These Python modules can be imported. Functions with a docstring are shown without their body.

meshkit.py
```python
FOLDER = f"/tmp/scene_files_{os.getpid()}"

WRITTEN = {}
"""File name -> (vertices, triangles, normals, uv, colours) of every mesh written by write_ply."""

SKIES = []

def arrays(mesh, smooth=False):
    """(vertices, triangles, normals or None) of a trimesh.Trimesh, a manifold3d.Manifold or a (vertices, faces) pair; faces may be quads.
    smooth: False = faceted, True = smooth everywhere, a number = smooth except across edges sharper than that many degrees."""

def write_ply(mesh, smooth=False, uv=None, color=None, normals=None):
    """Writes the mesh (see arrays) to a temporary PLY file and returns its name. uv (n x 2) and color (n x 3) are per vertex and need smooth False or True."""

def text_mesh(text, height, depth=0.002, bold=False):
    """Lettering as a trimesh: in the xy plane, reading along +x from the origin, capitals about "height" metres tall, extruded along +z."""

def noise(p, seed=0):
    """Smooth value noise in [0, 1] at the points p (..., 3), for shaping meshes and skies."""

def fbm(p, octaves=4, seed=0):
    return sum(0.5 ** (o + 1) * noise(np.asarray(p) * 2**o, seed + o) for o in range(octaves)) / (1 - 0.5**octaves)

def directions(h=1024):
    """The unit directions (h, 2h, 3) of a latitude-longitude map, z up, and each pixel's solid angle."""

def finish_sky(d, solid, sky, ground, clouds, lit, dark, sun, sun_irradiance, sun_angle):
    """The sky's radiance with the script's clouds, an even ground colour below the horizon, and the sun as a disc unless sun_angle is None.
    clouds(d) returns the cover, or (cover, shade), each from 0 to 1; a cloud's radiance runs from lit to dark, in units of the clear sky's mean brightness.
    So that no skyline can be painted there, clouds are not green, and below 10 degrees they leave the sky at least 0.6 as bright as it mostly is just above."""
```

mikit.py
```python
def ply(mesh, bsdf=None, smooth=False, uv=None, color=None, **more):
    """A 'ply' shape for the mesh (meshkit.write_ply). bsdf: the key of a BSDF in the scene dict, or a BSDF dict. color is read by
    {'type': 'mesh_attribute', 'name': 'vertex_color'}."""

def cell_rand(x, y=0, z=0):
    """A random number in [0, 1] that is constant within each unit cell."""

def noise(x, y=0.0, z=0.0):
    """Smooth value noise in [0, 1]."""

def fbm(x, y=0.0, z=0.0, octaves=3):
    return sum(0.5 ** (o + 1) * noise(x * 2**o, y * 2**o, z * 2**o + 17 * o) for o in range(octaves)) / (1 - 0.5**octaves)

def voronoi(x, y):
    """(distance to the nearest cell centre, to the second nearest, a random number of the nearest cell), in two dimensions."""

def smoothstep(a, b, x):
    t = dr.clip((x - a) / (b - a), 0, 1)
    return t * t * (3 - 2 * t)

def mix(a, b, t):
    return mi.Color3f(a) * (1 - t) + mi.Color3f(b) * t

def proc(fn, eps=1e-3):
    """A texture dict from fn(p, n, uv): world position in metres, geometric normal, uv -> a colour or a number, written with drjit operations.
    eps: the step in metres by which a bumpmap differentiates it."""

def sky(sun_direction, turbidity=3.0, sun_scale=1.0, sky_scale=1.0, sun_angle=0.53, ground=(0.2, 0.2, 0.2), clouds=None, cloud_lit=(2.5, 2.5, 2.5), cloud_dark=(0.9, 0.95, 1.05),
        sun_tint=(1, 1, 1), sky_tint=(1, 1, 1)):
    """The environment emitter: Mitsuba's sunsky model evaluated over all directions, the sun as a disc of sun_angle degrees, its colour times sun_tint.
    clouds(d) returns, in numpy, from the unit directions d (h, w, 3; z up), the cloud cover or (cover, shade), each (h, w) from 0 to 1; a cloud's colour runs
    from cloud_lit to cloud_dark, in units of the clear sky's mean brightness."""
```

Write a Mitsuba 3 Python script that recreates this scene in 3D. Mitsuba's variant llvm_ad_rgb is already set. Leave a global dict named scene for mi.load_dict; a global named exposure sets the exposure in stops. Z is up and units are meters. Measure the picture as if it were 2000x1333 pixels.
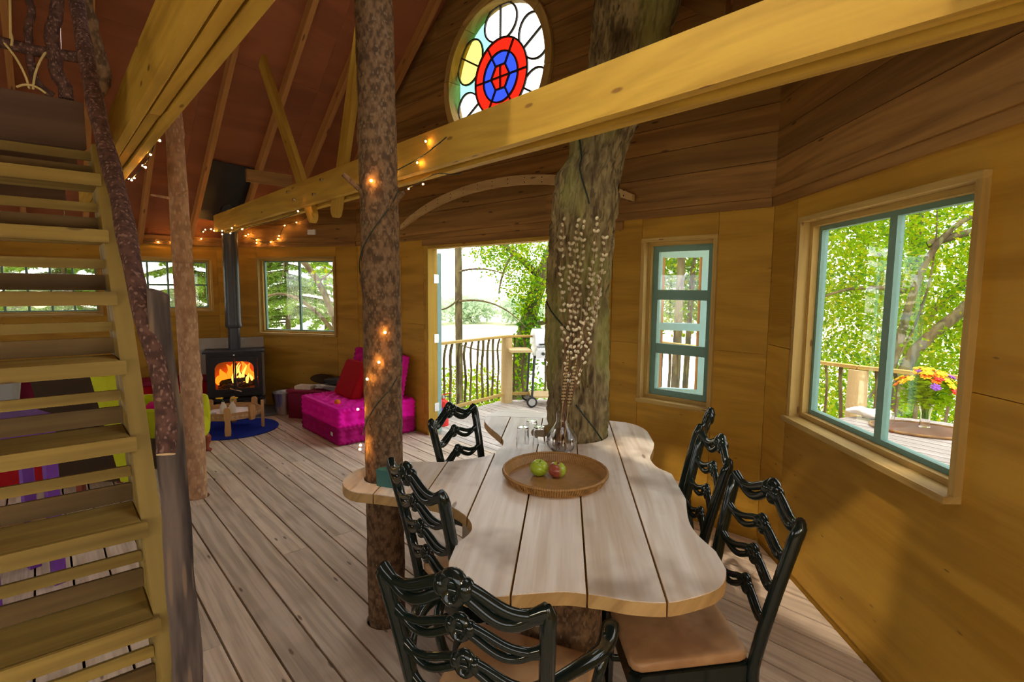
import math, random
import numpy as np, trimesh, shapely
import drjit as dr
import mitsuba as mi
import mikit
from shapely.geometry import Polygon, LineString, Point, box as sbox
from shapely import affinity
from mikit import proc, noise, fbm, voronoi, cell_rand, smoothstep, mix
import meshkit

T = mi.ScalarTransform4f
scene, labels = {}, {}
rng = random.Random(7)
NR = np.random.default_rng(7)

# ------------------------------------------------------------------ camera, sky, added fill lamps' power, exposure
scene['camera'] = {'type': 'perspective', 'fov': 2 * math.degrees(math.atan(1000 / 1040)), 'fov_axis': 'x', 'near_clip': 0.05, 'far_clip': 20000,
    'to_world': T().look_at(origin=[0, 0, 1.7], target=[0, math.cos(math.radians(5.64)), 1.7 - math.sin(math.radians(5.64))],
                            up=[math.sin(math.radians(-0.48)), 0, math.cos(math.radians(-0.48))])}
def cloud_cover(d):
    n = meshkit.fbm(d * 3.0, 4, 3)
    return np.clip(0.75 + 0.4 * n, 0, 1), np.clip(0.25 + 0.3 * (n - 0.5), 0, 1)
scene['sky'] = mikit.sky((-0.45, -0.55, 1.0), turbidity=4.0, sun_scale=0.15, sky_scale=1.2, sun_angle=2.0, ground=(0.3, 0.3, 0.22),
                         clouds=cloud_cover, cloud_lit=(2.6, 2.6, 2.6), cloud_dark=(1.6, 1.62, 1.66))
FILL_LAMP = 0.22  # strength of the added fill lanterns
exposure = 3.2

# ------------------------------------------------------------------ frames of the room
def unit(v):
    v = np.asarray(v, float); return v / np.linalg.norm(v)
BC, AB, ZA = np.array([1.68, 3.485]), np.array([-2.05, 7.09]), np.array([-3.90, 7.50])
class Wall:
    def __init__(self, o, d):
        self.o, self.d = np.asarray(o, float), unit(d)
        n = np.array([-self.d[1], self.d[0]])
        self.n = n if n @ (np.array([-0.5, 2.0]) - self.o) > 0 else -n
    def p(self, s, z, t=0.0):
        q = self.o + self.d * s + self.n * t
        return np.array([q[0], q[1], z])
    def M(self):                                                   # local (s, z, t) -> world
        m = np.zeros((4, 4)); m[3, 3] = 1; m[:2, 0] = self.d; m[2, 1] = 1; m[:2, 2] = self.n; m[:2, 3] = self.o
        return m
WC = Wall(BC, [-math.sin(math.radians(2)), -math.cos(math.radians(2))])
WB = Wall(BC, AB - BC)
WA = Wall(AB, ZA - AB)
WZ = Wall(ZA, [-0.819, -0.574])
CZ = ZA + WZ.d * 3.3                                               # far left corner
CE = BC + WC.d * 5.0
WL = Wall(CZ, [0, -1]); CL = np.array([CZ[0], -1.5])
WK = Wall(CE, CL - CE)                                             # behind the camera
U, W2 = np.array([-0.664, 0.748]), np.array([0.748, 0.664])        # along and across the boards, rafters and beams
def uw(u, w, z=None):
    q = U * u + W2 * w
    return q if z is None else np.array([q[0], q[1], z])
RN = np.array([0.574, -0.819])
RIDGE = WB.o + WB.d * 2.59
RZ = 5.133
def roof_z(x, y):
    a = RN @ (np.array([x, y]) - RIDGE)
    if a < 0: return RZ + 0.705 * a
    return RZ - 0.705 * min(a, 2.44) - 0.25 * max(a - 2.44, 0)

# ------------------------------------------------------------------ keys and labels
def free(key):
    if key not in labels and key not in scene and not any(k.startswith(key + '__') for k in scene): return key
    n = 1
    while True:
        k = f'{key}_{n:03d}'
        if k not in labels and k not in scene and not any(q.startswith(k + '__') for q in scene): return k
        n += 1
_taken, _last = set(), {}
def numbered(key):
    if key not in _taken:
        _taken.add(key); return key
    n = _last.get(key, 0)
    while True:
        n += 1
        k = f'{key}_{n:03d}'
        if k not in _taken:
            _taken.add(k); _last[key] = n; return k
def thing(name, label, cat=None, group=None, kind=None):
    k = numbered(name)
    labels[k] = {'label': label}
    if cat: labels[k]['category'] = cat
    if group: labels[k]['group'] = group
    if kind: labels[k]['kind'] = kind
    return k
TONE = [0]
def uvgrain(v, axis, tone=None):
    a = unit(axis)
    b = unit(np.cross(a, [0, 0, 1] if abs(a[2]) < 0.9 else [1, 0, 0])); c = np.cross(a, b)
    if tone is None:
        TONE[0] += 1; tone = TONE[0] % 97
    return np.stack([np.clip(v @ a, -31, 31) + 32 + 64 * tone, v @ b + 0.73 * (v @ c)], 1)
def add(key, mesh, bsdf, smooth=False, axis=None, M=None, label=None, kind=None, to_world=None, color=None, **more):
    """One entry of the scene. mesh: (v, f) or trimesh; axis: grain direction in the mesh's own frame."""
    if isinstance(mesh, (tuple, list)) and not hasattr(mesh, 'vertices'):
        v, f = np.asarray(mesh[0], float), np.asarray(mesh[1], int)
        if f.shape[1] == 4: f = np.vstack([f[:, [0, 1, 2]], f[:, [0, 2, 3]]])
    else:
        v, f = np.array(mesh.vertices), np.array(mesh.faces)
    uv = uvgrain(v, axis) if axis is not None else None
    if M is not None: v = v @ M[:3, :3].T + M[:3, 3]
    if M is not None and np.linalg.det(M[:3, :3]) < 0: f = f[:, ::-1]
    if uv is not None and smooth not in (True, False): smooth = True
    if to_world is not None: more['to_world'] = to_world
    scene[key] = mikit.ply(trimesh.Trimesh(v, f, process=False), bsdf, smooth=smooth, uv=uv, color=color, **more)
    if label or kind:
        labels[key] = {}
        if label: labels[key]['label'] = label
        if kind: labels[key]['kind'] = kind
    return key
def part(parent, name, *a, **k):
    return add(numbered(parent + '__' + name), *a, **k)

# ------------------------------------------------------------------ mesh makers
def cat(ms):
    vs, fs, n = [], [], 0
    for m in ms:
        v, f = (m.vertices, m.faces) if hasattr(m, 'vertices') else m
        f = np.asarray(f)
        if f.shape[1] == 4: f = np.vstack([f[:, [0, 1, 2]], f[:, [0, 2, 3]]])
        vs.append(np.asarray(v, float)); fs.append(f + n); n += len(v)
    return np.vstack(vs), np.vstack(fs)
def frame(z, up=(0, 0, 1)):
    z = unit(z); x = np.cross(up, z)
    if np.linalg.norm(x) < 1e-6: x = np.cross((1, 0, 0), z)
    x = unit(x)
    return np.stack([x, np.cross(z, x), z], 1)
_cb = {}
def cbox(size, c=0.004):
    """Chamfered box about the origin."""
    h = np.asarray(size, float) / 2; c = min(c, 0.45 * h.min())
    if 'f' not in _cb:
        pts = [np.array(s) * (np.array([1, 1, 1]) - 0.2 * (1 - np.eye(3)[a])) for s in np.ndindex(2, 2, 2) for a in range(3) for s in [np.array(s) * 2 - 1]]
        hull = trimesh.convex.convex_hull(np.array(pts))
        idx = [int(np.argmin(np.linalg.norm(np.array(pts) - q, axis=1))) for q in hull.vertices]
        _cb['f'] = np.array(idx)[hull.faces]
        _cb['s'] = np.array([np.array(s) * 2 - 1 for s in np.ndindex(2, 2, 2) for a in range(3)])
        _cb['a'] = np.array([np.eye(3)[a] for s in np.ndindex(2, 2, 2) for a in range(3)])
    return _cb['s'] * (h - c * (1 - _cb['a'])), _cb['f']
def move(m, R=None, t=(0, 0, 0)):
    v = np.asarray(m[0] if isinstance(m, tuple) else m.vertices, float); f = m[1] if isinstance(m, tuple) else m.faces
    if R is not None: v = v @ np.asarray(R).T
    return v + np.asarray(t, float), np.asarray(f)
def rotz(a):
    return np.array([[math.cos(a), -math.sin(a), 0], [math.sin(a), math.cos(a), 0], [0, 0, 1]])
def rotx(a):
    return np.array([[1, 0, 0], [0, math.cos(a), -math.sin(a)], [0, math.sin(a), math.cos(a)]])
def bar(p0, p1, w, h, up=(0, 0, 1), c=0.004):
    """Chamfered bar from p0 to p1: w across (horizontal when up is z), h along up."""
    p0, p1 = np.asarray(p0, float), np.asarray(p1, float)
    F = frame(p1 - p0, up)
    return move(cbox((w, h, np.linalg.norm(p1 - p0)), c), F, (p0 + p1) / 2)
def prism(poly, t, z0=0.0):
    """Extruded shapely polygon(s), from z0 to z0 + t."""
    gs = [g for g in getattr(poly, 'geoms', [poly]) if g.geom_type == 'Polygon' and g.area > 1e-6]
    ms = [trimesh.creation.extrude_polygon(g, t, engine='earcut') for g in gs]
    v, f = cat(ms); v[:, 2] += z0
    return v, f
def tube(pts, rad, n=10, caps=True, flat=None):
    """Swept tube; rad: number or list; flat: (a, b) factors of the section along its two axes."""
    p = np.asarray(pts, float); m = len(p); r = np.broadcast_to(np.asarray(rad, float), (m,))
    t = np.gradient(p, axis=0); t /= np.linalg.norm(t, axis=1, keepdims=True) + 1e-12
    x = np.cross(t[0], [0, 0, 1] if abs(t[0][2]) < 0.9 else [0, 1, 0]); x = unit(x)
    fa, fb = flat or (1, 1)
    a = np.arange(n) * 2 * np.pi / n; rows = []
    for i in range(m):
        x = unit(x - t[i] * (x @ t[i])); y = np.cross(t[i], x)
        rows.append(p[i] + r[i] * (fa * np.cos(a)[:, None] * x + fb * np.sin(a)[:, None] * y))
    v = np.vstack(rows); f = []
    for i in range(m - 1):
        for j in range(n):
            k = (j + 1) % n
            f.append([i * n + j, i * n + k, (i + 1) * n + k, (i + 1) * n + j])
    f = np.array(f); f = np.vstack([f[:, [0, 1, 2]], f[:, [0, 2, 3]]])
    if caps:
        v = np.vstack([v, p[0], p[-1]]); a0, a1 = len(v) - 2, len(v) - 1
        j = np.arange(n); k = (j + 1) % n
        f = np.vstack([f, np.stack([k, j, j * 0 + a0], 1), np.stack([(m - 1) * n + j, (m - 1) * n + k, j * 0 + a1], 1)])
    return v, f
def lathe(prof, n=32):
    """prof: (r, z) from bottom to top, outer side; closed at r = 0 ends by the profile itself."""
    pr = np.asarray(prof, float); a = np.arange(n) * 2 * np.pi / n
    v = np.stack([pr[:, None, 0] * np.cos(a), pr[:, None, 0] * np.sin(a), np.broadcast_to(pr[:, None, 1], (len(pr), n))], -1).reshape(-1, 3)
    f = []
    for i in range(len(pr) - 1):
        for j in range(n):
            k = (j + 1) % n
            if pr[i, 0] > 1e-9: f.append([i * n + j, i * n + k, (i + 1) * n + k])
            if pr[i + 1, 0] > 1e-9: f.append([i * n + j, (i + 1) * n + k, (i + 1) * n + j])
    return v, np.array(f)
def loft(rings, close=True):
    """Rings of equal length, stacked; ends closed by fans."""
    n = len(rings[0]); v = np.vstack(rings); m = len(rings); f = []
    j = np.arange(n); k = (j + 1) % n
    for i in range(m - 1):
        f += [np.stack([i * n + j, i * n + k, (i + 1) * n + k], 1), np.stack([i * n + j, (i + 1) * n + k, (i + 1) * n + j], 1)]
    v = np.vstack([v, np.mean(rings[0], 0), np.mean(rings[-1], 0)])
    f += [np.stack([k, j, j * 0 + len(v) - 2], 1), np.stack([(m - 1) * n + j, (m - 1) * n + k, j * 0 + len(v) - 1], 1)]
    return v, np.vstack(f)
def spline(pts, n=24):
    from scipy.interpolate import CubicSpline
    p = np.asarray(pts, float); s = np.r_[0, np.cumsum(np.linalg.norm(np.diff(p, axis=0), axis=1))]
    return CubicSpline(s, p)(np.linspace(0, s[-1], n))
def ball(c, r, sub=2, scale=(1, 1, 1)):
    m = trimesh.creation.icosphere(subdivisions=sub, radius=1.0)
    return np.array(m.vertices) * np.asarray(scale) * r + np.asarray(c), np.array(m.faces)
def smooth_closed(pts, n=120):
    from scipy.interpolate import CubicSpline
    p = np.asarray(pts, float); p = np.vstack([p, p[:1]])
    s = np.r_[0, np.cumsum(np.linalg.norm(np.diff(p, axis=0), axis=1))]
    return CubicSpline(s, p, bc_type='periodic')(np.linspace(0, s[-1], n, endpoint=False))
def rrect(w, h, r, n=6):
    """Rounded rectangle outline, counter-clockwise."""
    o = []
    for cx, cy, a0 in ((w / 2 - r, h / 2 - r, 0), (-w / 2 + r, h / 2 - r, 90), (-w / 2 + r, -h / 2 + r, 180), (w / 2 - r, -h / 2 + r, 270)):
        for i in range(n + 1):
            a = math.radians(a0 + 90 * i / n); o.append((cx + r * math.cos(a), cy + r * math.sin(a)))
    return np.array(o)
def cushion(w, d, h, r=0.05, puff=0.03, n=8):
    """Soft rounded slab, its base at z = 0."""
    rings = []
    base = rrect(w, d, r, n)
    for k in range(9):
        a = math.pi * k / 8; inset = r * 0.7 * (1 - math.sin(a) ** 0.6); z = h / 2 - math.cos(a) * h / 2
        s = np.array([(w - 2 * inset) / w, (d - 2 * inset) / d])
        rings.append(np.c_[base * s, np.full(len(base), z)])
    top = rings[-1]
    for q in (0.75, 0.5, 0.25): rings.append(np.c_[top[:, :2] * q, top[:, 2] + puff * (1 - q * q)])
    return loft(rings)

# ------------------------------------------------------------------ materials
def two(b): return {'type': 'twosided', 'bsdf': b}
def rgb(*c): return {'type': 'rgb', 'value': list(c)}
def mat(name, b):
    scene[name] = b
def plain(name, c, rough=0.6, spec=0.4, **k):
    mat(name, two({'type': 'principled', 'base_color': rgb(*c), 'roughness': rough, 'specular': spec, **k}))
def wood_fn(light, dark, knot, streak=32.0, along=1.4, contrast=1.0, knots=0.05, vary=0.35, stain=0.0):
    def fn(p, n, uv):
        k = dr.floor(uv.x / 64.0); r = cell_rand(k, 3); r2 = cell_rand(k, 8)
        u = uv.x - 64.0 * k; v = uv.y + r * 13.0
        wob = noise(u * 1.1, v * 5.0, r * 40.0)
        g = fbm(u * along, v * streak + wob * 2.5, r * 91.0, 3)
        fine = noise(u * 6.0, v * 160.0, r * 7.0)
        c = mix(light, dark, dr.clip((smoothstep(0.3, 0.75, g) * 0.75 + 0.25 * fine) * contrast, 0, 1))
        if knots:
            d1, _, q = voronoi(u * 1.6, v * 6.5)
            kk = smoothstep(knots * 2.4, knots, d1) * smoothstep(0.45, 0.55, q)
            c = mix(c, knot, kk * 0.85)
        if stain:
            st = smoothstep(0.5, 0.75, fbm(p.x * 3.1, p.y * 3.1, p.z * 3.1 + r * 5.0, 4))
            c = mix(c, knot, st * stain)
        return c * (1.0 - vary * 0.5 + vary * r2)
    return proc(fn)
def woodmat(name, light, dark, knot, rough=0.65, spec=0.3, **k):
    mat(name, two({'type': 'principled', 'base_color': wood_fn(light, dark, knot, **k), 'roughness': rough, 'specular': spec}))
woodmat('m_ply', (0.53, 0.30, 0.036), (0.36, 0.18, 0.018), (0.2, 0.09, 0.02), streak=11.0, along=1.3, contrast=0.95, knots=0.012, vary=0.22)
woodmat('m_roof', (0.36, 0.13, 0.055), (0.25, 0.085, 0.04), (0.16, 0.05, 0.02), streak=9.0, along=1.0, contrast=0.8, knots=0, vary=0.15)
woodmat('m_plank', (0.34, 0.18, 0.05), (0.19, 0.09, 0.025), (0.08, 0.035, 0.012), streak=26.0, knots=0.028, vary=0.3)
woodmat('m_pine', (0.53, 0.335, 0.048), (0.36, 0.205, 0.027), (0.20, 0.09, 0.02), streak=24.0, knots=0.024, vary=0.2)
woodmat('m_frame', (0.52, 0.36, 0.11), (0.36, 0.22, 0.06), (0.18, 0.09, 0.03), streak=40.0, knots=0.02, vary=0.25)
woodmat('m_stair', (0.30, 0.21, 0.05), (0.16, 0.105, 0.025), (0.10, 0.06, 0.02), streak=30.0, knots=0.02, vary=0.3)
woodmat('m_floor', (0.72, 0.61, 0.48), (0.42, 0.33, 0.24), (0.16, 0.11, 0.07), streak=46.0, along=2.2, contrast=0.8, knots=0.026, vary=0.3, stain=0.22)
woodmat('m_table', (0.90, 0.85, 0.74), (0.66, 0.55, 0.41), (0.24, 0.16, 0.09), streak=22.0, knots=0.035, vary=0.14, stain=0.62, rough=0.36, spec=0.5)
woodmat('m_deck', (0.50, 0.45, 0.40), (0.34, 0.30, 0.26), (0.2, 0.16, 0.13), streak=30.0, knots=0.02, vary=0.3)
def bark_fn(a, b, c, sx, sz, moss=None):
    def fn(p, n, uv):
        f = fbm(p.x * sx, p.y * sx, p.z * sz, 4)
        q = mix(a, b, smoothstep(0.3, 0.7, f))
        q = mix(q, c, smoothstep(0.62, 0.8, noise(p.x * sx * 2.3, p.y * sx * 2.3, p.z * sz * 2.0 + 9.0)) * 0.7)
        if moss is not None:
            q = mix(q, moss, smoothstep(0.45, 0.7, fbm(p.x * 5.0, p.y * 5.0, p.z * 2.2 + 4.0, 3)) * 0.55)
        return q
    return proc(fn)
def barkmat(name, *a, rough=0.85, **k):
    mat(name, two({'type': 'principled', 'base_color': bark_fn(*a, **k), 'roughness': rough, 'specular': 0.2}))
barkmat('m_oak', (0.34, 0.27, 0.13), (0.13, 0.09, 0.045), (0.07, 0.05, 0.03), 34.0, 7.0, moss=(0.32, 0.33, 0.09))
barkmat('m_spruce', (0.19, 0.112, 0.055), (0.075, 0.043, 0.024), (0.22, 0.15, 0.09), 62.0, 30.0)
barkmat('m_pole', (0.52, 0.31, 0.175), (0.36, 0.20, 0.11), (0.60, 0.42, 0.28), 34.0, 14.0)
barkmat('m_branch', (0.11, 0.055, 0.042), (0.055, 0.028, 0.024), (0.24, 0.15, 0.12), 90.0, 55.0)
barkmat('m_log', (0.13, 0.10, 0.085), (0.035, 0.028, 0.027), (0.20, 0.14, 0.09), 34.0, 3.5)
barkmat('m_outbark', (0.19, 0.155, 0.075), (0.09, 0.07, 0.04), (0.20, 0.21, 0.09), 9.0, 3.0)
plain('m_cutwood', (0.62, 0.47, 0.28), 0.7)
plain('m_dark', (0.02, 0.016, 0.012), 0.9, 0.1)
plain('m_teal', (0.16, 0.30, 0.25), 0.45)
plain('m_aqua', (0.42, 0.72, 0.74), 0.45)
plain('m_orangewood', (0.62, 0.33, 0.14), 0.6)
plain('m_black', (0.018, 0.018, 0.022), 0.5)
plain('m_steelblack', (0.03, 0.034, 0.042), 0.35, 0.6)
plain('m_board', (0.42, 0.37, 0.30), 0.85)
plain('m_slate', (0.14, 0.14, 0.15), 0.6)
plain('m_brick', (0.55, 0.22, 0.08), 0.9)
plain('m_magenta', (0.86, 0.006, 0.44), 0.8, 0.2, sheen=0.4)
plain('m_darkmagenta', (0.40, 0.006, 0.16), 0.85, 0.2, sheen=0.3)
plain('m_red', (0.38, 0.008, 0.012), 0.85, 0.15)
plain('m_crimson', (0.22, 0.01, 0.04), 0.7, 0.3)
plain('m_brightred', (0.75, 0.02, 0.015), 0.35, 0.5)
plain('m_lime', (0.56, 0.60, 0.015), 0.75, 0.2, sheen=0.3)
plain('m_brownfabric', (0.055, 0.035, 0.02), 0.9, 0.1)
plain('m_purple', (0.17, 0.045, 0.38), 0.5)
plain('m_blue', (0.02, 0.04, 0.30), 0.95, 0.1)
plain('m_greyfabric', (0.42, 0.42, 0.40), 0.9, 0.1)
plain('m_white', (0.80, 0.80, 0.78), 0.5)
plain('m_cream', (0.72, 0.64, 0.50), 0.5)
plain('m_yellow', (0.85, 0.55, 0.01), 0.7)
plain('m_orange', (0.80, 0.20, 0.01), 0.6)
plain('m_mahogany', (0.30, 0.06, 0.03), 0.35, 0.5)
plain('m_rope', (0.55, 0.42, 0.18), 0.9, 0.1)
plain('m_cable', (0.02, 0.03, 0.018), 0.6)
plain('m_violet', (0.25, 0.08, 0.45), 0.7)
plain('m_stalk', (0.10, 0.30, 0.03), 0.7)
plain('m_catkin', (0.60, 0.55, 0.38), 0.9, 0.1)
plain('m_twig', (0.18, 0.085, 0.045), 0.6)
plain('m_straw', (0.55, 0.42, 0.16), 0.9, 0.1)
mat('m_chair', two({'type': 'principled', 'base_color': rgb(0.004, 0.011, 0.010), 'roughness': 0.085, 'specular': 0.55}))
mat('m_steel', two({'type': 'roughconductor', 'alpha': 0.22, 'specular_reflectance': rgb(0.78, 0.80, 0.84)}))
mat('m_zinc', two({'type': 'roughconductor', 'alpha': 0.16, 'specular_reflectance': rgb(0.7, 0.7, 0.72)}))
mat('m_pane', {'type': 'thindielectric', 'int_ior': 1.5})
mat('m_glass', {'type': 'dielectric', 'int_ior': 1.5})
def leather(p, n, uv):
    return mix((0.50, 0.31, 0.15), (0.36, 0.20, 0.09), smoothstep(0.35, 0.7, fbm(p.x * 9, p.y * 9, p.z * 9, 4)))
mat('m_leather', two({'type': 'principled', 'base_color': proc(leather), 'roughness': 0.42, 'specular': 0.5}))
def wicker(p, n, uv):
    a = dr.atan2(p.y - 2.60, p.x - 0.222)
    s = 0.5 + 0.5 * dr.sin(a * 150.0)
    return mix((0.42, 0.23, 0.07), (0.18, 0.08, 0.02), s * 0.7) * (0.85 + 0.3 * noise(p.x * 60, p.y * 60, p.z * 90))
mat('m_wicker', two({'type': 'principled', 'base_color': proc(wicker), 'roughness': 0.5, 'specular': 0.4}))
def weave(p, n, uv):
    cx, cy = dr.floor(p.x * 55.0), dr.floor(p.y * 55.0)
    odd = cx + cy - 2.0 * dr.floor((cx + cy) * 0.5)
    return mix((0.64, 0.43, 0.17), (0.46, 0.27, 0.08), odd * 0.6) * (0.8 + 0.35 * cell_rand(cx, cy))
mat('m_weave', two({'type': 'principled', 'base_color': proc(weave), 'roughness': 0.32, 'specular': 0.5}))
def appleskin(p, n, uv):
    return mix((0.30, 0.47, 0.02), (0.42, 0.56, 0.05), noise(p.x * 90, p.y * 90, p.z * 40))
mat('m_apple', two({'type': 'principled', 'base_color': proc(appleskin), 'roughness': 0.25, 'specular': 0.5}))
def blushed(p, n, uv):
    t = smoothstep(-0.2, 0.35, -n.x * 0.8 - n.y * 0.45 + 0.5 * (fbm(p.x * 70, p.y * 70, p.z * 15) - 0.5))
    return mix((0.36, 0.50, 0.03), (0.34, 0.08, 0.05), t)
mat('m_blush', two({'type': 'principled', 'base_color': proc(blushed), 'roughness': 0.25, 'specular': 0.5}))
def grassy(p, n, uv):
    return mix((0.80, 0.72, 0.62), (0.62, 0.62, 0.40), smoothstep(0.35, 0.65, fbm(p.x * 0.12, p.y * 0.12, 0.0, 4)))
mat('m_ground', two({'type': 'diffuse', 'reflectance': proc(grassy)}))
def leafmat(name, c, trans=1.0):
    mat(name, {'type': 'principledthin', 'base_color': rgb(*c), 'roughness': 0.55, 'diff_trans': trans, 'spec_trans': 0.0})
leafmat('m_leaf', (0.25, 0.43, 0.008))
leafmat('m_leafdark', (0.10, 0.24, 0.025))
leafmat('m_leafyellow', (0.47, 0.50, 0.018))
leafmat('m_needle', (0.28, 0.44, 0.07))
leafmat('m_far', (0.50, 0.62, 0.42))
def feather(p, n, uv):
    s = 0.5 + 0.5 * dr.sin(p.z * 330.0)
    return mix((0.42, 0.30, 0.16), (0.08, 0.05, 0.03), smoothstep(0.55, 0.75, s))
mat('m_feather', two({'type': 'diffuse', 'reflectance': proc(feather)}))
def stained(name, c):
    mat(name, {'type': 'thindielectric', 'int_ior': 1.5, 'specular_transmittance': rgb(*c), 'specular_reflectance': 0.5})
stained('m_sred', (0.9, 0.012, 0.004)); stained('m_sblue', (0.02, 0.05, 0.75)); stained('m_syellow', (0.75, 0.62, 0.12))
stained('m_sgreen', (0.25, 0.85, 0.62)); stained('m_sclear', (0.95, 0.92, 0.86))


# ================================================================== the room
ROOM = [BC, AB, ZA, CZ, CL, CE]
ROOMP = Polygon([tuple(p) for p in ROOM])
def struct(key, label):
    _taken.add(key); labels[key] = {'label': label, 'kind': 'structure'}
    return key
def top_line(W, L, n, ds=0.06):
    s = np.linspace(-ds, L + ds, n)
    return [(a, roof_z(*(W.o + W.d * a)) + 0.012) for a in s]
def wall_core(key, W, L, holes, n=41):
    poly = Polygon([(-0.06, -0.25), (L + 0.06, -0.25)] + top_line(W, L, n)[::-1]).difference(shapely.union_all(holes)) if holes else Polygon([(-0.06, -0.25), (L + 0.06, -0.25)] + top_line(W, L, n)[::-1])
    part(key, 'core', prism(poly, 0.108, -0.12), 'm_ply', axis=(1, 0, 0), M=W.M())
    return poly
def wall_panels(key, W, L, holes, ss, zs, ztop=2.24):
    hole = shapely.union_all(holes) if holes else Polygon()
    cuts = [0.0] + ss + [L]; rows = [0.03] + zs + [ztop]
    for a, b in zip(cuts, cuts[1:]):
        for c, d in zip(rows, rows[1:]):
            q = sbox(a + 0.0015, c + 0.0015, b - 0.0015, d - 0.0015).difference(hole)
            if q.area > 0.01: part(key, 'panel', prism(q, 0.0118, -0.0118), 'm_ply', axis=(1, 0, 0), M=W.M())
def wall_planks(key, W, L, holes, z0=2.35, step=0.178, ztop=5.3, jit=0.0015):
    hole = shapely.union_all(holes) if holes else Polygon()
    reg = Polygon([(0, 2.2), (L, 2.2)] + [(s, z - 0.012) for s, z in top_line(W, L, 41, 0.0)][::-1]).buffer(0).difference(hole)
    z = z0
    r = random.Random(key)
    while z < ztop:
        cut = [0.0] + ([L] if L < 2 or r.random() < 0.45 else [L * r.uniform(0.3, 0.7), L])
        for a, b in zip(cut, cut[1:]):
            q = reg.intersection(sbox(a + 0.001, z + 0.002, b - 0.001, z + step - 0.002))
            t = 0.018 + r.uniform(-0.003, 0.003)
            if q.area > 0.004: part(key, 'plank', prism(q, t, -0.0118), 'm_plank', axis=(1, 0.004, 0), M=W.M())
        z += step
def wall_trim(key, W, L, gaps=()):
    for z0, z1, t in ((2.236, 2.292, 0.020), (2.294, 2.35, 0.032)):
        part(key, 'trim_board', prism(sbox(0.012, z0, L - 0.012, z1), t, 0.0005), 'm_plank', axis=(1, 0, 0), M=W.M())
LB, LA, LZ, LC = np.linalg.norm(AB - BC), np.linalg.norm(ZA - AB), 3.3, 5.0
SG = ((3.352, 3.848)[0] * 0.5 + (1.829, 3.591)[0] * 0.5, (2.589, 3.722)[1])
WIN = {}
def win(k, q):                                                     # from two opposite corners (s, z)
    WIN[k] = (min(q[0][0], q[1][0]), max(q[0][0], q[1][0]), min(q[0][1], q[1][1]), max(q[0][1], q[1][1]))
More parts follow.
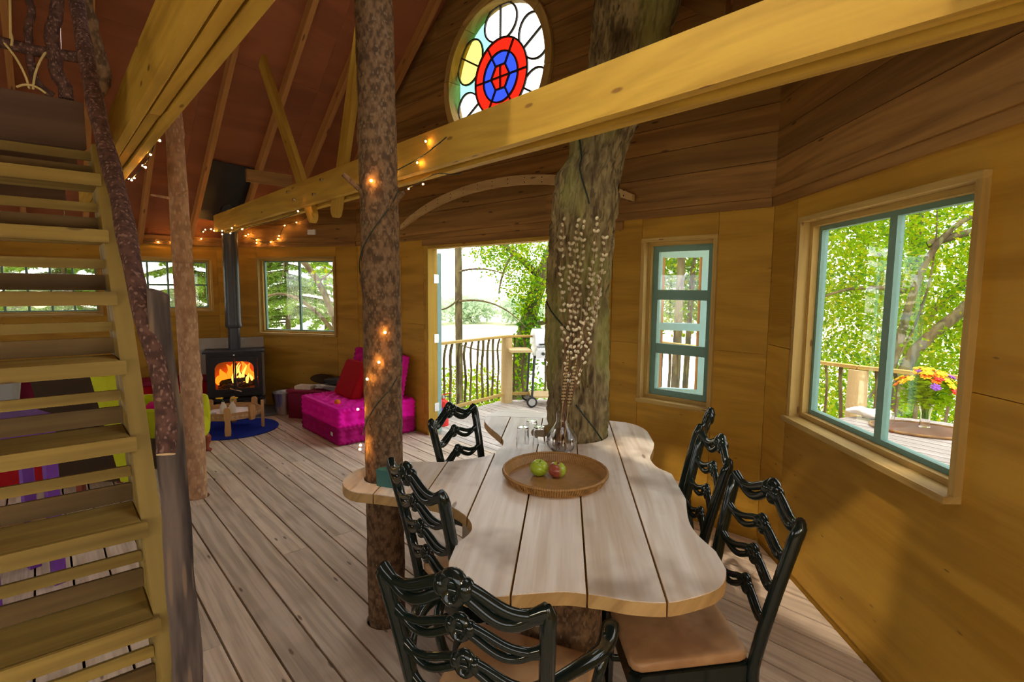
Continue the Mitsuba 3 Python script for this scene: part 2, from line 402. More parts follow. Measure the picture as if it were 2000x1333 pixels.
win('C', [(0.377, 2.116), (1.633, 0.938)]); win('B2', [(0.944, 2.085), (0.353, 0.831)]); win('B1', [(4.186, 2.044), (4.642, 0.898)])
win('A', [(1.515, 2.104), (0.315, 1.034)]); win('Z1', [(1.289, 2.073), (0.262, 1.349)]); win('Z2', [(2.665, 2.026), (1.472, 1.319)])
def hole(w): return sbox(w[0] + 0.004, w[2] + 0.004, w[1] - 0.004, w[3] - 0.004)
DOOR = (1.22, (3.68, 1.483)[0], (2.348, 2.167)[1])
hB = [hole(WIN['B2']), hole(WIN['B1']), sbox(DOOR[0], -0.3, DOOR[1], DOOR[2]), Point(SG).buffer(0.715, 48)]
struct('wall_back', 'plywood gable wall with the doorway, boarded above, round stained window high up')
wall_core('wall_back', WB, LB, hB)
wall_panels('wall_back', WB, LB, hB, [0.36, 0.955, 1.215, DOOR[1] + 0.06], [1.28])
hB2 = [Point(SG).buffer(0.728, 48)]
wall_planks('wall_back', WB, LB, hB2)
wall_trim('wall_back', WB, LB)
struct('wall_right', 'plywood wall on the right with the large two-pane window, boarded above')
hC = [hole(WIN['C']), sbox(3.2, 0.95, 4.6, 2.1)]
wall_core('wall_right', WC, LC, hC); wall_panels('wall_right', WC, LC, hC, [0.30, 2.05, 3.0], [1.35])
wall_planks('wall_right', WC, LC, []); wall_trim('wall_right', WC, LC)
struct('wall_corner', 'short plywood wall behind the stove and the pink seat')
hA = [hole(WIN['A'])]
wall_core('wall_corner', WA, LA, hA); wall_panels('wall_corner', WA, LA, hA, [WIN['A'][0], WIN['A'][1]], [1.28])
wall_planks('wall_corner', WA, LA, []); wall_trim('wall_corner', WA, LA)
struct('wall_left', 'plywood wall on the left behind the stairs with two low wide windows')
hZ = [hole(WIN['Z1']), hole(WIN['Z2'])]
wall_core('wall_left', WZ, LZ, hZ); wall_panels('wall_left', WZ, LZ, hZ, [0.2, 1.335, 2.8], [1.3], 2.19)
wall_trim('wall_left', WZ, LZ)
struct('wall_far_left', 'plywood side wall at the far left with an added broad window')
LL = CZ[1] + 1.5
hL = [sbox(1.2, 0.9, 5.2, 2.1)]
wall_core('wall_far_left', WL, LL, hL); wall_panels('wall_far_left', WL, LL, hL, [1.2, 3.0, 5.2], [1.28], 2.15)
struct('wall_front', 'plywood wall behind the viewpoint with added wide windows')
LK = np.linalg.norm(CL - CE)
hK = [sbox(1.0, 0.85, 3.6, 2.05), sbox(4.6, 0.85, 7.0, 2.05)]
wall_core('wall_front', WK, LK, hK); wall_panels('wall_front', WK, LK, hK, [1.0, 2.4, 4.2, 7.0], [1.28], 1.9)

# ------------------------------------------------------------------ floor
struct('floor', 'weathered grey-brown floorboards running diagonally through the room')
part('floor', 'subfloor', prism(ROOMP.buffer(0.1), 0.05, -0.1), 'm_dark')
AX3 = (U[0], U[1], 0)
def boards(key, region, name, bsdf, w0, step, wmin, wmax, gap, z0, th, cuts, holes=None, seed=3, keep=None, maxlen=3.6):
    r = random.Random(seed)
    k0, k1 = math.floor((wmin - w0) / step), math.ceil((wmax - w0) / step)
    for k in range(k0, k1):
        a, b = w0 + k * step + gap / 2, w0 + (k + 1) * step - gap / 2
        cs = list(cuts.get(k, []))
        if not cs:
            x = -4 + r.uniform(0, maxlen)
            while x < 12: cs.append(x); x += r.uniform(0.8, 1.0) * maxlen
        cs = [-12] + sorted(cs) + [14]
        for c, d in zip(cs, cs[1:]):
            q = Polygon([uw(c + 0.001, a), uw(d - 0.001, a), uw(d - 0.001, b), uw(c + 0.001, b)]).intersection(region)
            if holes is not None: q = q.difference(holes)
            if q.area > 0.01 and (keep is None or keep(q)):
                part(key, name, prism(q, th, z0 - r.uniform(0, 0.0015) - th), bsdf, axis=AX3)
PILLAR, POLE, OAK = (-0.636, 2.60), (-2.545, 4.17), (0.395, 3.47)
fholes = shapely.union_all([Point(POLE).buffer(0.092, 16), Point(PILLAR).buffer(0.1, 16), Point(OAK).buffer(0.26, 24)])
boards('floor', ROOMP.buffer(-0.004).union(Polygon([WB.p(DOOR[0], 0)[:2], WB.p(DOOR[1], 0)[:2], WB.p(DOOR[1], 0, -0.1)[:2], WB.p(DOOR[0], 0, -0.1)[:2]])), 'board', 'm_floor', 0.56, 0.168, -5.9, 3.7, 0.011, 0.0, 0.03,
       {-1: [-1.1, 2.69], 3: [-0.6, 3.38], 5: [0.2, 3.415], 1: [1.0, 4.6], 2: [-2.0, 5.2], 4: [0.9, 5.9], 0: [0.1, 5.0], 6: [-1.0, 4.9]}, fholes)

# ------------------------------------------------------------------ roof: plywood sheets on rafters
struct('ceiling', 'steep reddish plywood roof lining on wooden rafters')
def shear(g, off):
    """Matrix that lays a flat piece onto a roof plane z = g . p + off."""
    m = np.eye(4); m[2, 0], m[2, 1], m[2, 3] = g[0], g[1], off
    return m
def roof_part(name, poly, g, off, z0, z1, bsdf, axis):
    if poly.area > 0.003: part('ceiling', name, prism(poly, z1 - z0, z0), bsdf, axis=axis, M=shear(g, off))
def half(a0, a1):                                                  # plan strip between two distances from the ridge
    e = np.array([0.819, 0.574]); n = RN
    return Polygon([RIDGE + n * a0 - e * 15, RIDGE + n * a0 + e * 15, RIDGE + n * a1 + e * 15, RIDGE + n * a1 - e * 15])
OUT = ROOMP.buffer(0.25, join_style=2)
ADDED_LIGHTS = [Polygon([uw(0.2, a), uw(1.9, a), uw(1.9, b), uw(0.2, b)]) for a, b in ((0.60, 1.62),)]   # unseen roof window added to brighten the table and floor
ADDED_LIGHTU = shapely.union_all(ADDED_LIGHTS)
for a0, a1, sl, zr in ((-9, 0, 0.705, RZ), (0, 2.44, -0.705, RZ), (2.44, 12, -0.25, RZ - 0.705 * 2.44)):
    g = RN * sl; base = RIDGE if a0 < 2 else RIDGE + RN * 2.44
    off = zr - g @ base
    reg = OUT.intersection(half(a0, a1))
    for wi in np.arange(-6.2, 4.4, 1.08):
        for ui in np.arange(-5, 9, 2.2):
            q = Polygon([uw(ui, wi), uw(ui + 2.2, wi), uw(ui + 2.2, wi + 1.08), uw(ui, wi + 1.08)]).buffer(-0.001).intersection(reg).difference(ADDED_LIGHTU)
            roof_part('panel', q, g, off, 0.0, 0.02, 'm_roof', (W2[0], W2[1], 0))
    for wi in np.arange(-5.47, 3.6, 0.54):
        q = Polygon([uw(-6, wi - 0.024), uw(9, wi - 0.024), uw(9, wi + 0.024), uw(-6, wi + 0.024)]).intersection(half(a0 + (0.02 if a0 >= 0 else 0), a1 - 0.02)).intersection(ROOMP.buffer(-0.02)).difference(ADDED_LIGHTU)
        for gq in getattr(q, 'geoms', [q]):
            if gq.geom_type == 'Polygon': roof_part('rafter', gq, g, off, -0.15, -0.001, 'm_plank' if a0 >= 0 else 'm_rafter', AX3)
    for L_ in ADDED_LIGHTS:
        q = L_.intersection(half(a0, a1))
        if q.area > 0.01:
            roof_part('added_skylight_frame', q.difference(L_.buffer(-0.05)), g, off, -0.15, 0.03, 'm_frame', AX3)
            v, f = trimesh.creation.triangulate_polygon(q.intersection(L_.buffer(-0.05)), engine='earcut')
            part('ceiling', 'added_skylight_pane', (np.c_[v, 0 * v[:, 0]], f), 'm_pane', M=shear(g, off))
woodmat('m_rafter', (0.50, 0.25, 0.075), (0.36, 0.165, 0.05), (0.14, 0.05, 0.02), streak=22.0, knots=0.03, vary=0.2)

# ------------------------------------------------------------------ windows
def ring_boards(parent, name, W, w, width, t0, t1, bsdf, sill=0.0):
    s0, s1, z0, z1 = w
    for q, ax, t1b in ((sbox(s0, z0, s1, z0 + width), (1, 0, 0), t1 + sill), (sbox(s0, z1 - width, s1, z1), (1, 0, 0), t1),
                  (sbox(s0, z0 + width, s0 + width, z1 - width), (0, 1, 0), t1), (sbox(s1 - width, z0 + width, s1, z1 - width), (0, 1, 0), t1)):
        part(parent, name, prism(q, t1b - t0, t0), bsdf, axis=ax, M=W.M())
def window(key, label, W, w, cols, rows, bar_w=0.022, sash='m_teal', sash_w=0.042, zbars=None, sill=0.02, proud=0.03, sbars=None):
    struct(key, label)
    s0, s1, z0, z1 = w
    ring_boards(key, 'casing', W, w, 0.028, -0.118, proud, 'm_frame', sill)
    i = 0.0285; a = (s0 + i, s1 - i, z0 + i, z1 - i)
    ring_boards(key, 'stop', W, a, 0.026, -0.066, -0.03, 'm_frame')
    ring_boards(key, 'sash', W, a, sash_w, -0.105, -0.068, sash)
    b = (a[0] + sash_w, a[1] - sash_w, a[2] + sash_w, a[3] - sash_w)
    sx = sbars or [b[0] + (b[1] - b[0]) * k / cols for k in range(1, cols)]
    zx = zbars or [b[2] + (b[3] - b[2]) * k / rows for k in range(1, rows)]
    zb = 0.075 if zbars else bar_w
    for z in zx: part(key, 'glazing_bar', prism(sbox(b[0], z - zb / 2, b[1], z + zb / 2), 0.03, -0.1), sash, axis=(1, 0, 0), M=W.M())
    sxe, zxe = [b[0]] + sx + [b[1]], [b[2]] + zx + [b[3]]
    for k, x in enumerate(sx):
        for c, d in zip(zxe, zxe[1:]):
            part(key, 'glazing_bar', prism(sbox(x - bar_w / 2, c + (zb / 2 if c != b[2] else 0), x + bar_w / 2, d - (zb / 2 if d != b[3] else 0)), 0.034, -0.102), sash, axis=(0, 1, 0), M=W.M())
    for c, d in zip(sxe, sxe[1:]):
        for e, f in zip(zxe, zxe[1:]):
            v = np.array([[c, e, -0.088], [d, e, -0.088], [d, f, -0.088], [c, f, -0.088]])
            part(key, 'pane', (v, np.array([[0, 1, 2], [0, 2, 3]])), 'm_pane', M=W.M())
window('window_1', 'large two-pane window with a teal sash in the right wall', WC, WIN['C'], 2, 1, bar_w=0.05, sash_w=0.05, sbars=[(1.047, 1.63)[0]], sill=0.035)
window('window_2', 'tall three-pane window right of the tree in the gable wall', WB, WIN['B2'], 1, 3, zbars=[(0.603, 1.248)[1], (0.621, 1.661)[1]], sash_w=0.07)
window('window_3', 'window half hidden by the bark-covered pillar left of the doorway', WB, WIN['B1'], 2, 3)
window('window_4', 'two-pane window between the stove and the pink seat', WA, WIN['A'], 2, 1, sbars=[(0.913, 1.562)[0]], bar_w=0.025)
window('window_5', 'wide small-paned window left of the stove', WZ, WIN['Z1'], 4, 2)
window('window_6', 'wide small-paned window seen through the stairs', WZ, WIN['Z2'], 5, 2)
for key, W, q, lab, cols in (('window_7', WL, (1.2, 5.2, 0.9, 2.1), 'added unseen broad window in the far left side wall', 4), ('window_8', WK, (1.0, 3.6, 0.85, 2.05), 'added wide window behind the viewpoint on the right', 3),
                          ('window_9', WK, (4.6, 7.0, 0.85, 2.05), 'added wide window behind the viewpoint on the left', 3), ('window_10', WC, (3.2, 4.6, 0.95, 2.1), 'added unseen window beside the viewpoint in the right wall', 2)):
    window(key, lab, W, q, cols, 1)  # unseen windows, added to let more daylight into the room

# round stained-glass window
struct('window_11', 'round stained-glass flower window, red and blue centre, high in the gable')
def at_sg(poly, t0, t1, name, bsdf, axis=None, label=None):
    part('window_11', name, prism(affinity.translate(poly, *SG), t1 - t0, t0), bsdf, axis=axis, M=WB.M(), label=label)
def sector(r0, r1, a0, a1, n=14):
    a = np.radians(np.linspace(a0, a1, n))
    return Polygon([(r1 * math.cos(x), r1 * math.sin(x)) for x in a] + [(r0 * math.cos(x), r0 * math.sin(x)) for x in a[::-1]])
for k in range(8):
    at_sg(sector(0.65, 0.727, 45 * k + 8, 45 * k + 52.6), -0.115, 0.035, 'frame_segment', 'm_frame', axis=(-math.sin(math.radians(45 * k + 30)), math.cos(math.radians(45 * k + 30)), 0))
CW = 0.008
RO, RI, RH = 0.352, 0.232, 0.125
came = []
petals = []
for k in range(6):
    th = 90 + 60 * k
    el = affinity.rotate(affinity.scale(Point(0, 0).buffer(1, 24), 0.17, 0.218), th, origin=(0, 0))
    c = (0.495 * math.cos(math.radians(th)), 0.495 * math.sin(math.radians(th)))
    petals.append(affinity.translate(el, *c).intersection(Point(0, 0).buffer(0.65, 48)).difference(Point(0, 0).buffer(RO, 48)))
    came.append(petals[-1].exterior)
    came.append(LineString([(RO * math.cos(math.radians(th)), RO * math.sin(math.radians(th))), (0.65 * math.cos(math.radians(th)), 0.65 * math.sin(math.radians(th)))]))
    b = math.radians(60 * k); came.append(LineString([(RH * math.cos(b), RH * math.sin(b)), (RO * math.cos(b), RO * math.sin(b))]))
hexa = Polygon([(RH * math.cos(math.radians(60 * k)), RH * math.sin(math.radians(60 * k))) for k in range(6)])
came += [hexa.exterior, Point(0, 0).buffer(RO, 48).exterior, Point(0, 0).buffer(RI, 48).exterior, LineString([(-RH, 0), (RH, 0)]), LineString([(0, -RH * 0.866), (0, RH * 0.866)])]
lead = shapely.union_all([c.buffer(CW) for c in came])
at_sg(lead, -0.078, -0.062, 'lead_came', 'm_steelblack')
def glass(poly, bsdf, name):
    poly = poly.difference(lead.buffer(-0.003))
    for g in getattr(poly, 'geoms', [poly]):
        if g.area < 5e-4: continue
        g = affinity.translate(g, *SG)
        v, f = trimesh.creation.triangulate_polygon(g, engine='earcut')
        part('window_11', name, (np.c_[v, np.full(len(v), -0.07)], f), bsdf, M=WB.M())
glass(hexa, 'm_sred', 'red_glass')
for k in range(6):
    glass(sector(0, RI, 60 * k, 60 * k + 60).difference(hexa), 'm_sblue', 'blue_glass')
    glass(sector(RI, RO, 60 * k, 60 * k + 60), 'm_sred', 'red_glass')
    glass(petals[k], 'm_syellow' if k == 5 else 'm_sclear', 'petal_glass')
    glass(sector(RO, 0.65, 90 + 60 * k, 150 + 60 * k).difference(shapely.union_all(petals)), 'm_sgreen' if k in (3, 4, 5) else 'm_sclear', 'corner_glass')

# ------------------------------------------------------------------ doorway and the two open door leaves
struct('trim_1', 'pale timber frame around the open doorway')
for q, ax in ((sbox(DOOR[1] - 0.035, 0.0, DOOR[1] - 0.001, DOOR[2] - 0.001), (0, 1, 0)), (sbox(DOOR[0] + 0.001, 0.0, DOOR[0] + 0.035, DOOR[2] - 0.001), (0, 1, 0)),
              (sbox(DOOR[0] + 0.035, DOOR[2] - 0.035, DOOR[1] - 0.035, DOOR[2] - 0.001), (1, 0, 0))):
    part('trim_1', 'jamb', prism(q, 0.13, -0.118), 'm_pine', axis=ax, M=WB.M())
part('trim_1', 'header', prism(sbox(DOOR[0] - 0.1, DOOR[2] + 0.002, DOOR[1] + 0.06, 2.234), 0.02, 0.0005), 'm_plank', axis=(1, 0, 0), M=WB.M())
def door_leaf(key, label, hinge, ang, wid, mid=None):
    struct(key, label)
    d = np.array([math.cos(ang), math.sin(ang)])
    W = Wall(hinge, d)
    def bx(a, b, c, e, name, bs, t0=-0.022, t1=0.022): part(key, name, prism(sbox(a, c, b, e), t1 - t0, t0), bs, axis=(0, 1, 0) if e - c > b - a else (1, 0, 0), M=W.M())
    h = 2.09; st = 0.095
    bx(0, st, 0.02, h, 'stile', 'm_aqua'); bx(wid - st, wid, 0.02, h, 'stile', 'm_aqua')
    zr = [0.02, 0.34, 0.93, 1.52, h - 0.1]
    bx(st, wid - st, 0.02, 0.30, 'rail', 'm_aqua'); bx(st, wid - st, h - 0.13, h, 'rail', 'm_aqua')
    mx = wid / 2 if mid is None else DOOR[0] + 0.02 - mid
    xm = [st, mx - 0.03, mx + 0.03, wid - st]
    bx(xm[1], xm[2], 0.30, h - 0.13, 'stile', 'm_aqua')
    zs = [0.30, 0.86, 1.40, h - 0.13]
    for x0, x1 in ((xm[0], xm[1]), (xm[2], xm[3])):
        for z in zs[1:3]: bx(x0, x1, z - 0.03, z + 0.03, 'rail', 'm_aqua')
        for a, b in zip(zs, zs[1:]):
            a2, b2 = a + (0.03 if a != zs[0] else 0), b - (0.03 if b != zs[3] else 0)
            for y0, y1 in ((x0, x0 + 0.018), (x1 - 0.018, x1)): bx(y0, y1, a2, b2, 'bead', 'm_orangewood', -0.015, 0.015)
            v = np.array([[x0, a2, 0], [x1, a2, 0], [x1, b2, 0], [x0, b2, 0]])
            part(key, 'pane', (v, np.array([[0, 1, 2], [0, 2, 3]])), 'm_pane', M=W.M())
    return W
hl = WB.p(DOOR[1] - 0.045, 0, -0.14)[:2]
door_leaf('door_1', 'left leaf of the open double door, seen edge on', hl, math.atan2(5.9, -0.85), 1.12)
hr = WB.p(DOOR[0] + 0.02, 0, -0.17)[:2]
sA = WB.p((0.604, 1.402)[0], 0, -0.52)[:2]
door_leaf('door_2', 'right leaf of the open double door, folded back outside the tall window', hr, math.atan2(*(sA - hr)[::-1]), float(np.linalg.norm(sA - hr)), (0.94, 1.383)[0])
for z in (0.32, 1.12, 1.80):
    part('trim_1', 'hinge', prism(sbox(DOOR[1] - 0.041, z - 0.05, DOOR[1] - 0.0352, z + 0.05), 0.07, -0.14), 'm_steel', M=WB.M())
# curved timber over the doorway
ARC0 = ((4.127, 2.381)[0] + (1.026, 2.37)[0]) / 2; ARC1 = ((4.127, 2.381)[0] - (1.026, 2.37)[0]) / 2
t = thing('door_arch', 'pale curved timber arch nailed to the boards above the doorway', 'beam')
def archpt(x, o):
    s = ARC0 + ARC1 * x; return (s, 2.375 + 0.285 * (1 - abs(x) ** 2.1) + o)
xs = np.linspace(-1, 1, 33)
q = Polygon([archpt(x, 0.085 - 0.035 * abs(x) ** 6) for x in xs] + [archpt(x, 0) for x in xs[::-1]])
part(t, 'timber', prism(q, 0.035, 0.0095), 'm_arch', axis=(1, 0, 0), M=WB.M())
woodmat('m_arch', (0.62, 0.44, 0.20), (0.5, 0.33, 0.14), (0.2, 0.1, 0.04), streak=18.0, knots=0.03, vary=0.1)
q = shapely.union_all([Point(archpt(x, o)).buffer(0.005, 4) for x in np.linspace(-0.95, 0.95, 15) for o in (0.02, 0.06)])
part(t, 'nail_heads', prism(q, 0.0015, 0.0447), 'm_dark', M=WB.M(), kind='stuff', label='dark nail heads along the arch')


# ================================================================== beams, posts, stairs, loft
def wz_bar(u0, u1, w0, w1, z0, z1, c=0.005):
    a, b = uw((u0 + u1) / 2, (w0 + w1) / 2), None
    R = np.stack([np.r_[U, 0], np.r_[W2, 0], [0, 0, 1]], 1)
    return move(cbox((abs(u1 - u0), w1 - w0, z1 - z0), c), R, (a[0], a[1], (z0 + z1) / 2))
t = thing('roof_tie_beam', 'long double-plank pine tie beam crossing the room from upper right to the stove corner', 'beam')
part(t, 'plank', wz_bar(-0.9, 7.55, 1.690, 1.75, 2.372, 2.575), 'm_pine', axis=AX3)
part(t, 'plank', wz_bar(-0.9, 7.55, 1.802, 1.862, 2.368, 2.571), 'm_pine', axis=AX3)
for u, z in ((4.86, 2.52), (4.72, 2.44), (4.12, 2.52), (4.28, 2.43)):
    part(t, 'bolt', tube([uw(u, 1.70, z), uw(u, 1.672, z)], 0.011, 8), 'm_zinc')
t = thing('side_tie_beam', 'thick triple-plank pine tie beam at the upper left above the stairs', 'beam')
part(t, 'plank', wz_bar(-0.9, 6.2, 0.318, 0.364, 2.375, 2.575), 'm_pine', axis=AX3)
part(t, 'plank', wz_bar(2.62, 6.2, 0.366, 0.414, 2.385, 2.57), 'm_pine', axis=AX3)
part(t, 'plank', wz_bar(-0.9, 2.605, 0.366, 0.414, 2.380, 2.57), 'm_pine', axis=AX3)
part(t, 'plank', wz_bar(-0.9, 6.2, 0.416, 0.465, 2.375, 2.575), 'm_pine', axis=AX3)
def strut(label, u0, z0, u1, z1, hw):
    t = thing('diagonal_strut', label, 'beam')
    d = unit([u1 - u0, z1 - z0]); n = np.array([-d[1], d[0]])
    a = np.array([u0, z0]); b = np.array([u1, z1])
    pts = [b + n * hw, b - n * hw] + [a - n * hw * math.cos(x) - d * hw * 1.0 * math.sin(x) for x in np.linspace(0, math.pi, 13)]
    v, f = prism(Polygon(pts), 0.046, 1.753)
    M = np.eye(4); M[:3, 0] = np.r_[U, 0]; M[:3, 1] = [0, 0, 1]; M[:3, 2] = np.r_[W2, 0]
    part(t, 'timber', (v, f), 'm_pine', axis=(d[0], d[1], 0), M=M)
strut('diagonal roof strut with a round foot, left one of the pair on the tie beam', 4.55, 2.30, 5.72, 3.90, 0.062)
strut('diagonal roof strut with a round foot, right one of the pair beside the pillar', 4.07, 2.30, 3.25, 4.30, 0.062)
t = thing('eaves_board', 'dark board between the rafters above the tie beam', 'board')
part(t, 'board', wz_bar(5.75, 5.80, 1.60, 2.04, 2.73, 2.85), 'm_plank', axis=(W2[0], W2[1], 0))

def trunk_mesh(path, rad, n=40, m=60, rough=0.004, sx=22.0, sz=5.0, seed=1, bumps=()):
    p = spline(path, m); rr = np.interp(np.linspace(0, 1, m), np.linspace(0, 1, len(rad)), rad)
    a = np.arange(n) * 2 * np.pi / n
    v = p[:, None] + np.stack([np.cos(a)[None] * rr[:, None], np.sin(a)[None] * rr[:, None], np.zeros((m, n))], -1)
    q = v * [sx, sx, sz]
    d = (meshkit.fbm(q, 3, seed) - 0.5) * 2 * rough
    for (z, ang, amp, wd) in bumps:
        da = np.abs((a[None] - ang + np.pi) % (2 * np.pi) - np.pi) * rr[:, None]
        d = d + amp * np.exp(-(da ** 2 + (v[..., 2] - z) ** 2) / (2 * wd * wd))
    v = v + d[..., None] * np.stack([np.cos(a), np.sin(a), 0 * a], -1)[None]
    return loft(list(v))
# spruce pillar
t = thing('spruce_pillar', 'bark-covered spruce pillar rising through the end of the table and wound with fairy lights', 'pillar')
r = random.Random(4)
kn = [(z, r.uniform(0, 6.28), r.uniform(0.012, 0.022), r.uniform(0.018, 0.03)) for z in np.arange(0.2, 4.6, 0.22)]
part(t, 'trunk', trunk_mesh([(-0.632, 2.60, -0.04), (-0.636, 2.60, 0.9), (-0.64, 2.60, 2.0), (-0.655, 2.60, 3.2), (-0.67, 2.6, 4.85)], [0.094, 0.092, 0.091, 0.09, 0.087, 0.082, 0.079, 0.077], 44, 150, 0.005, 30, 14, 2, kn), 'm_spruce', smooth=True)
for p0, p1, rr in (((-0.70, 2.55, 2.14), (-0.78, 2.50, 2.215), 0.011), ((-0.585, 2.53, 2.06), (-0.53, 2.50, 2.16), 0.005), ((-0.57, 2.54, 2.07), (-0.50, 2.48, 2.13), 0.009),
                   ((-0.70, 2.54, 0.70), (-0.745, 2.50, 0.715), 0.010), ((-0.56, 2.54, 1.16), (-0.545, 2.505, 1.16), 0.014)):
    part(t, 'stub', tube([p0, p1], [rr * 1.3, rr], 8), 'm_spruce', smooth=40)
# slim pole
t = thing('slim_pole', 'slim peeled spruce pole standing in the floor between the stairs and the stove', 'pillar')
kn = [(z, r.uniform(0, 6.28), r.uniform(0.008, 0.016), 0.018) for z in np.arange(0.15, 4.2, 0.27)]
part(t, 'trunk', trunk_mesh([(-2.545, 4.17, -0.04), (-2.545, 4.17, 1.0), (-2.56, 4.17, 1.9), (-2.57, 4.17, 2.8), (-2.58, 4.17, 4.3)], [0.077, 0.076, 0.073, 0.068, 0.06, 0.055, 0.05], 32, 130, 0.004, 20, 9, 5, kn), 'm_pole', smooth=True)
for p0, p1 in (((-2.52, 4.10, 2.375), (-2.41, 4.03, 2.40)), ((-2.60, 4.12, 2.36), (-2.70, 4.05, 2.372))):
    part(t, 'stub', tube([p0, p1], [0.012, 0.007], 8), 'm_pole', smooth=40)
# the living oak
t = thing('oak_trunk', 'thick furrowed living tree trunk growing up through the far end of the table', 'tree')
C = [(0.45, 0.546), (0.443, 0.91), (0.432, 1.25), (0.425, 1.584), (0.432, 1.912), (0.45, 2.138), (0.461, 2.234), (0.468, 2.329), (0.483, 2.424), (0.513, 2.487), (0.537, 2.581), (0.566, 2.706), (0.626, 2.861), (0.685, 3.014), (0.707, 3.226), (0.741, 3.465)]
RD = [0.205, 0.201, 0.202, 0.202, 0.206, 0.207, 0.210, 0.211, 0.204, 0.188, 0.186, 0.206, 0.224, 0.237, 0.243, 0.26]
path = np.array([(C[0][0] - 0.0, 3.47, -0.05)] + [(c[0], 3.47 - max(0, c[1] - 2.6) * 0.12, c[1]) for c in C[0:]] + [(1.02, 3.22, 4.6)])
path[:, 0] -= 0.002
m, n = 420, 170
ss = np.linspace(0, 1, m); zq = path[:, 2]
from scipy.interpolate import PchipInterpolator
zz = np.interp(ss, np.linspace(0, 1, 5), [-0.05, 0.8, 1.8, 2.8, 4.6])
px, py, pr = PchipInterpolator(zq, path[:, 0])(zz), PchipInterpolator(zq, path[:, 1])(zz), PchipInterpolator(zq, [0.22] + RD + [0.27])(zz)
an = np.arange(n) * 2 * np.pi / n
base = np.stack([px[:, None] + np.cos(an) * pr[:, None], py[:, None] + np.sin(an) * pr[:, None], np.broadcast_to(zz[:, None], (m, n))], -1)
q = np.stack([np.broadcast_to(np.cos(an) * 4.2, (m, n)), np.broadcast_to(np.sin(an) * 4.2, (m, n)), np.broadcast_to(zz[:, None] * 3.0, (m, n))], -1)
warp = (meshkit.fbm(q * 1.5, 3, 9) - 0.5)[..., None] * np.array([1.6, 1.6, 0])
rid = np.abs(meshkit.noise((q + warp) * [3.2, 3.2, 1.5], 3) - 0.5) * 2
rid2 = np.abs(meshkit.noise((q + warp) * [6.5, 6.5, 3.2], 5) - 0.5) * 2
d = 0.024 * np.minimum(rid * 2.0, 1) + 0.012 * rid2 - 0.024 + 0.022 * (meshkit.fbm(q * 0.5, 3, 12) - 0.5)
base = base + d[..., None] * np.stack([np.cos(an), np.sin(an), 0 * an], -1)
part(t, 'bark', loft(list(base)), 'm_oak', smooth=True)
def on_oak(z, ang, out=0.008):
    return np.array([np.interp(z, zz, px) + math.cos(ang) * (np.interp(z, zz, pr) + out), np.interp(z, zz, py) + math.sin(ang) * (np.interp(z, zz, pr) + out), z])
c = thing('tree_cable', 'dark cable wound loosely around the living tree trunk', 'cable')
part(c, 'cord', tube(np.array([on_oak(2.75 - 2.0 * x, -2.75 + 4.1 * x + 0.1 * math.sin(9 * x), 0.006) for x in np.linspace(0, 0.27, 30)]), 0.005, 6), 'm_cable', smooth=True)
part(c, 'cord', tube(np.array([on_oak(1.62 - 0.5 * x, -2.9 + 2.7 * x, 0.008) for x in np.linspace(0, 1, 30)][:12]), 0.005, 6), 'm_cable', smooth=True)
part(c, 'cord', tube(np.array([on_oak(0.98 - 0.30 * x, -1.75 + 1.1 * x, 0.008) for x in np.linspace(0, 1, 20)][:17]), 0.005, 6), 'm_cable', smooth=True)

# ------------------------------------------------------------------ staircase
SU, SW = np.array([-0.66, 0.7513]), np.array([0.7513, 0.66])
N0 = np.array([-0.916, 1.308]) - 4 * 0.1438 * SU
RISE, GO = 0.2072, 0.1438
TW = 1.0
MS = np.diag([0.0, 0, 0, 1]); MS[:2, 0] = SU; MS[:3, 1] = [0, 0, 1]; MS[:2, 2] = SW; MS[:2, 3] = N0       # local (u, z, w); w = 0 at the right end of the treads
st = thing('staircase', 'steep open wooden staircase with weathered treads at the left', 'stairs')
sl = math.atan2(RISE, GO)
woodmat('m_stairshade', (0.16, 0.10, 0.032), (0.085, 0.05, 0.018), (0.05, 0.03, 0.012), streak=28.0, knots=0.03, vary=0.25)  # stair wood for the riser boards, their shade put into the colour
def sb(u0, u1, z0, z1, w0, w1, c=0.004):
    v, f = move(cbox((u1 - u0, z1 - z0, w1 - w0), c), None, ((u0 + u1) / 2, (z0 + z1) / 2, (w0 + w1) / 2)); return v, f
dn = np.array([math.sin(sl), -math.cos(sl)])                    # behind the nosing line, in (u, z)
def line_at(z, off):                                               # u of the line parallel to the nosings, off behind them
    return (z - RISE * 0) / RISE * GO + off / math.sin(sl)
def stringer(w0, w1):
    z0, z1 = 0.0, 2.22
    q = Polygon([(line_at(z0, 0.0), z0), (line_at(z1, 0.0), z1), (line_at(z1, 0.20), z1), (line_at(z0, 0.20), z0)])
    return prism(q, w1 - w0, w0)
part(st, 'stringer', stringer(-0.008, 0.040), 'm_stair', axis=(math.cos(sl), math.sin(sl), 0), M=MS)
part(st, 'stringer', stringer(-TW - 0.045, -TW), 'm_stair', axis=(math.cos(sl), math.sin(sl), 0), M=MS)
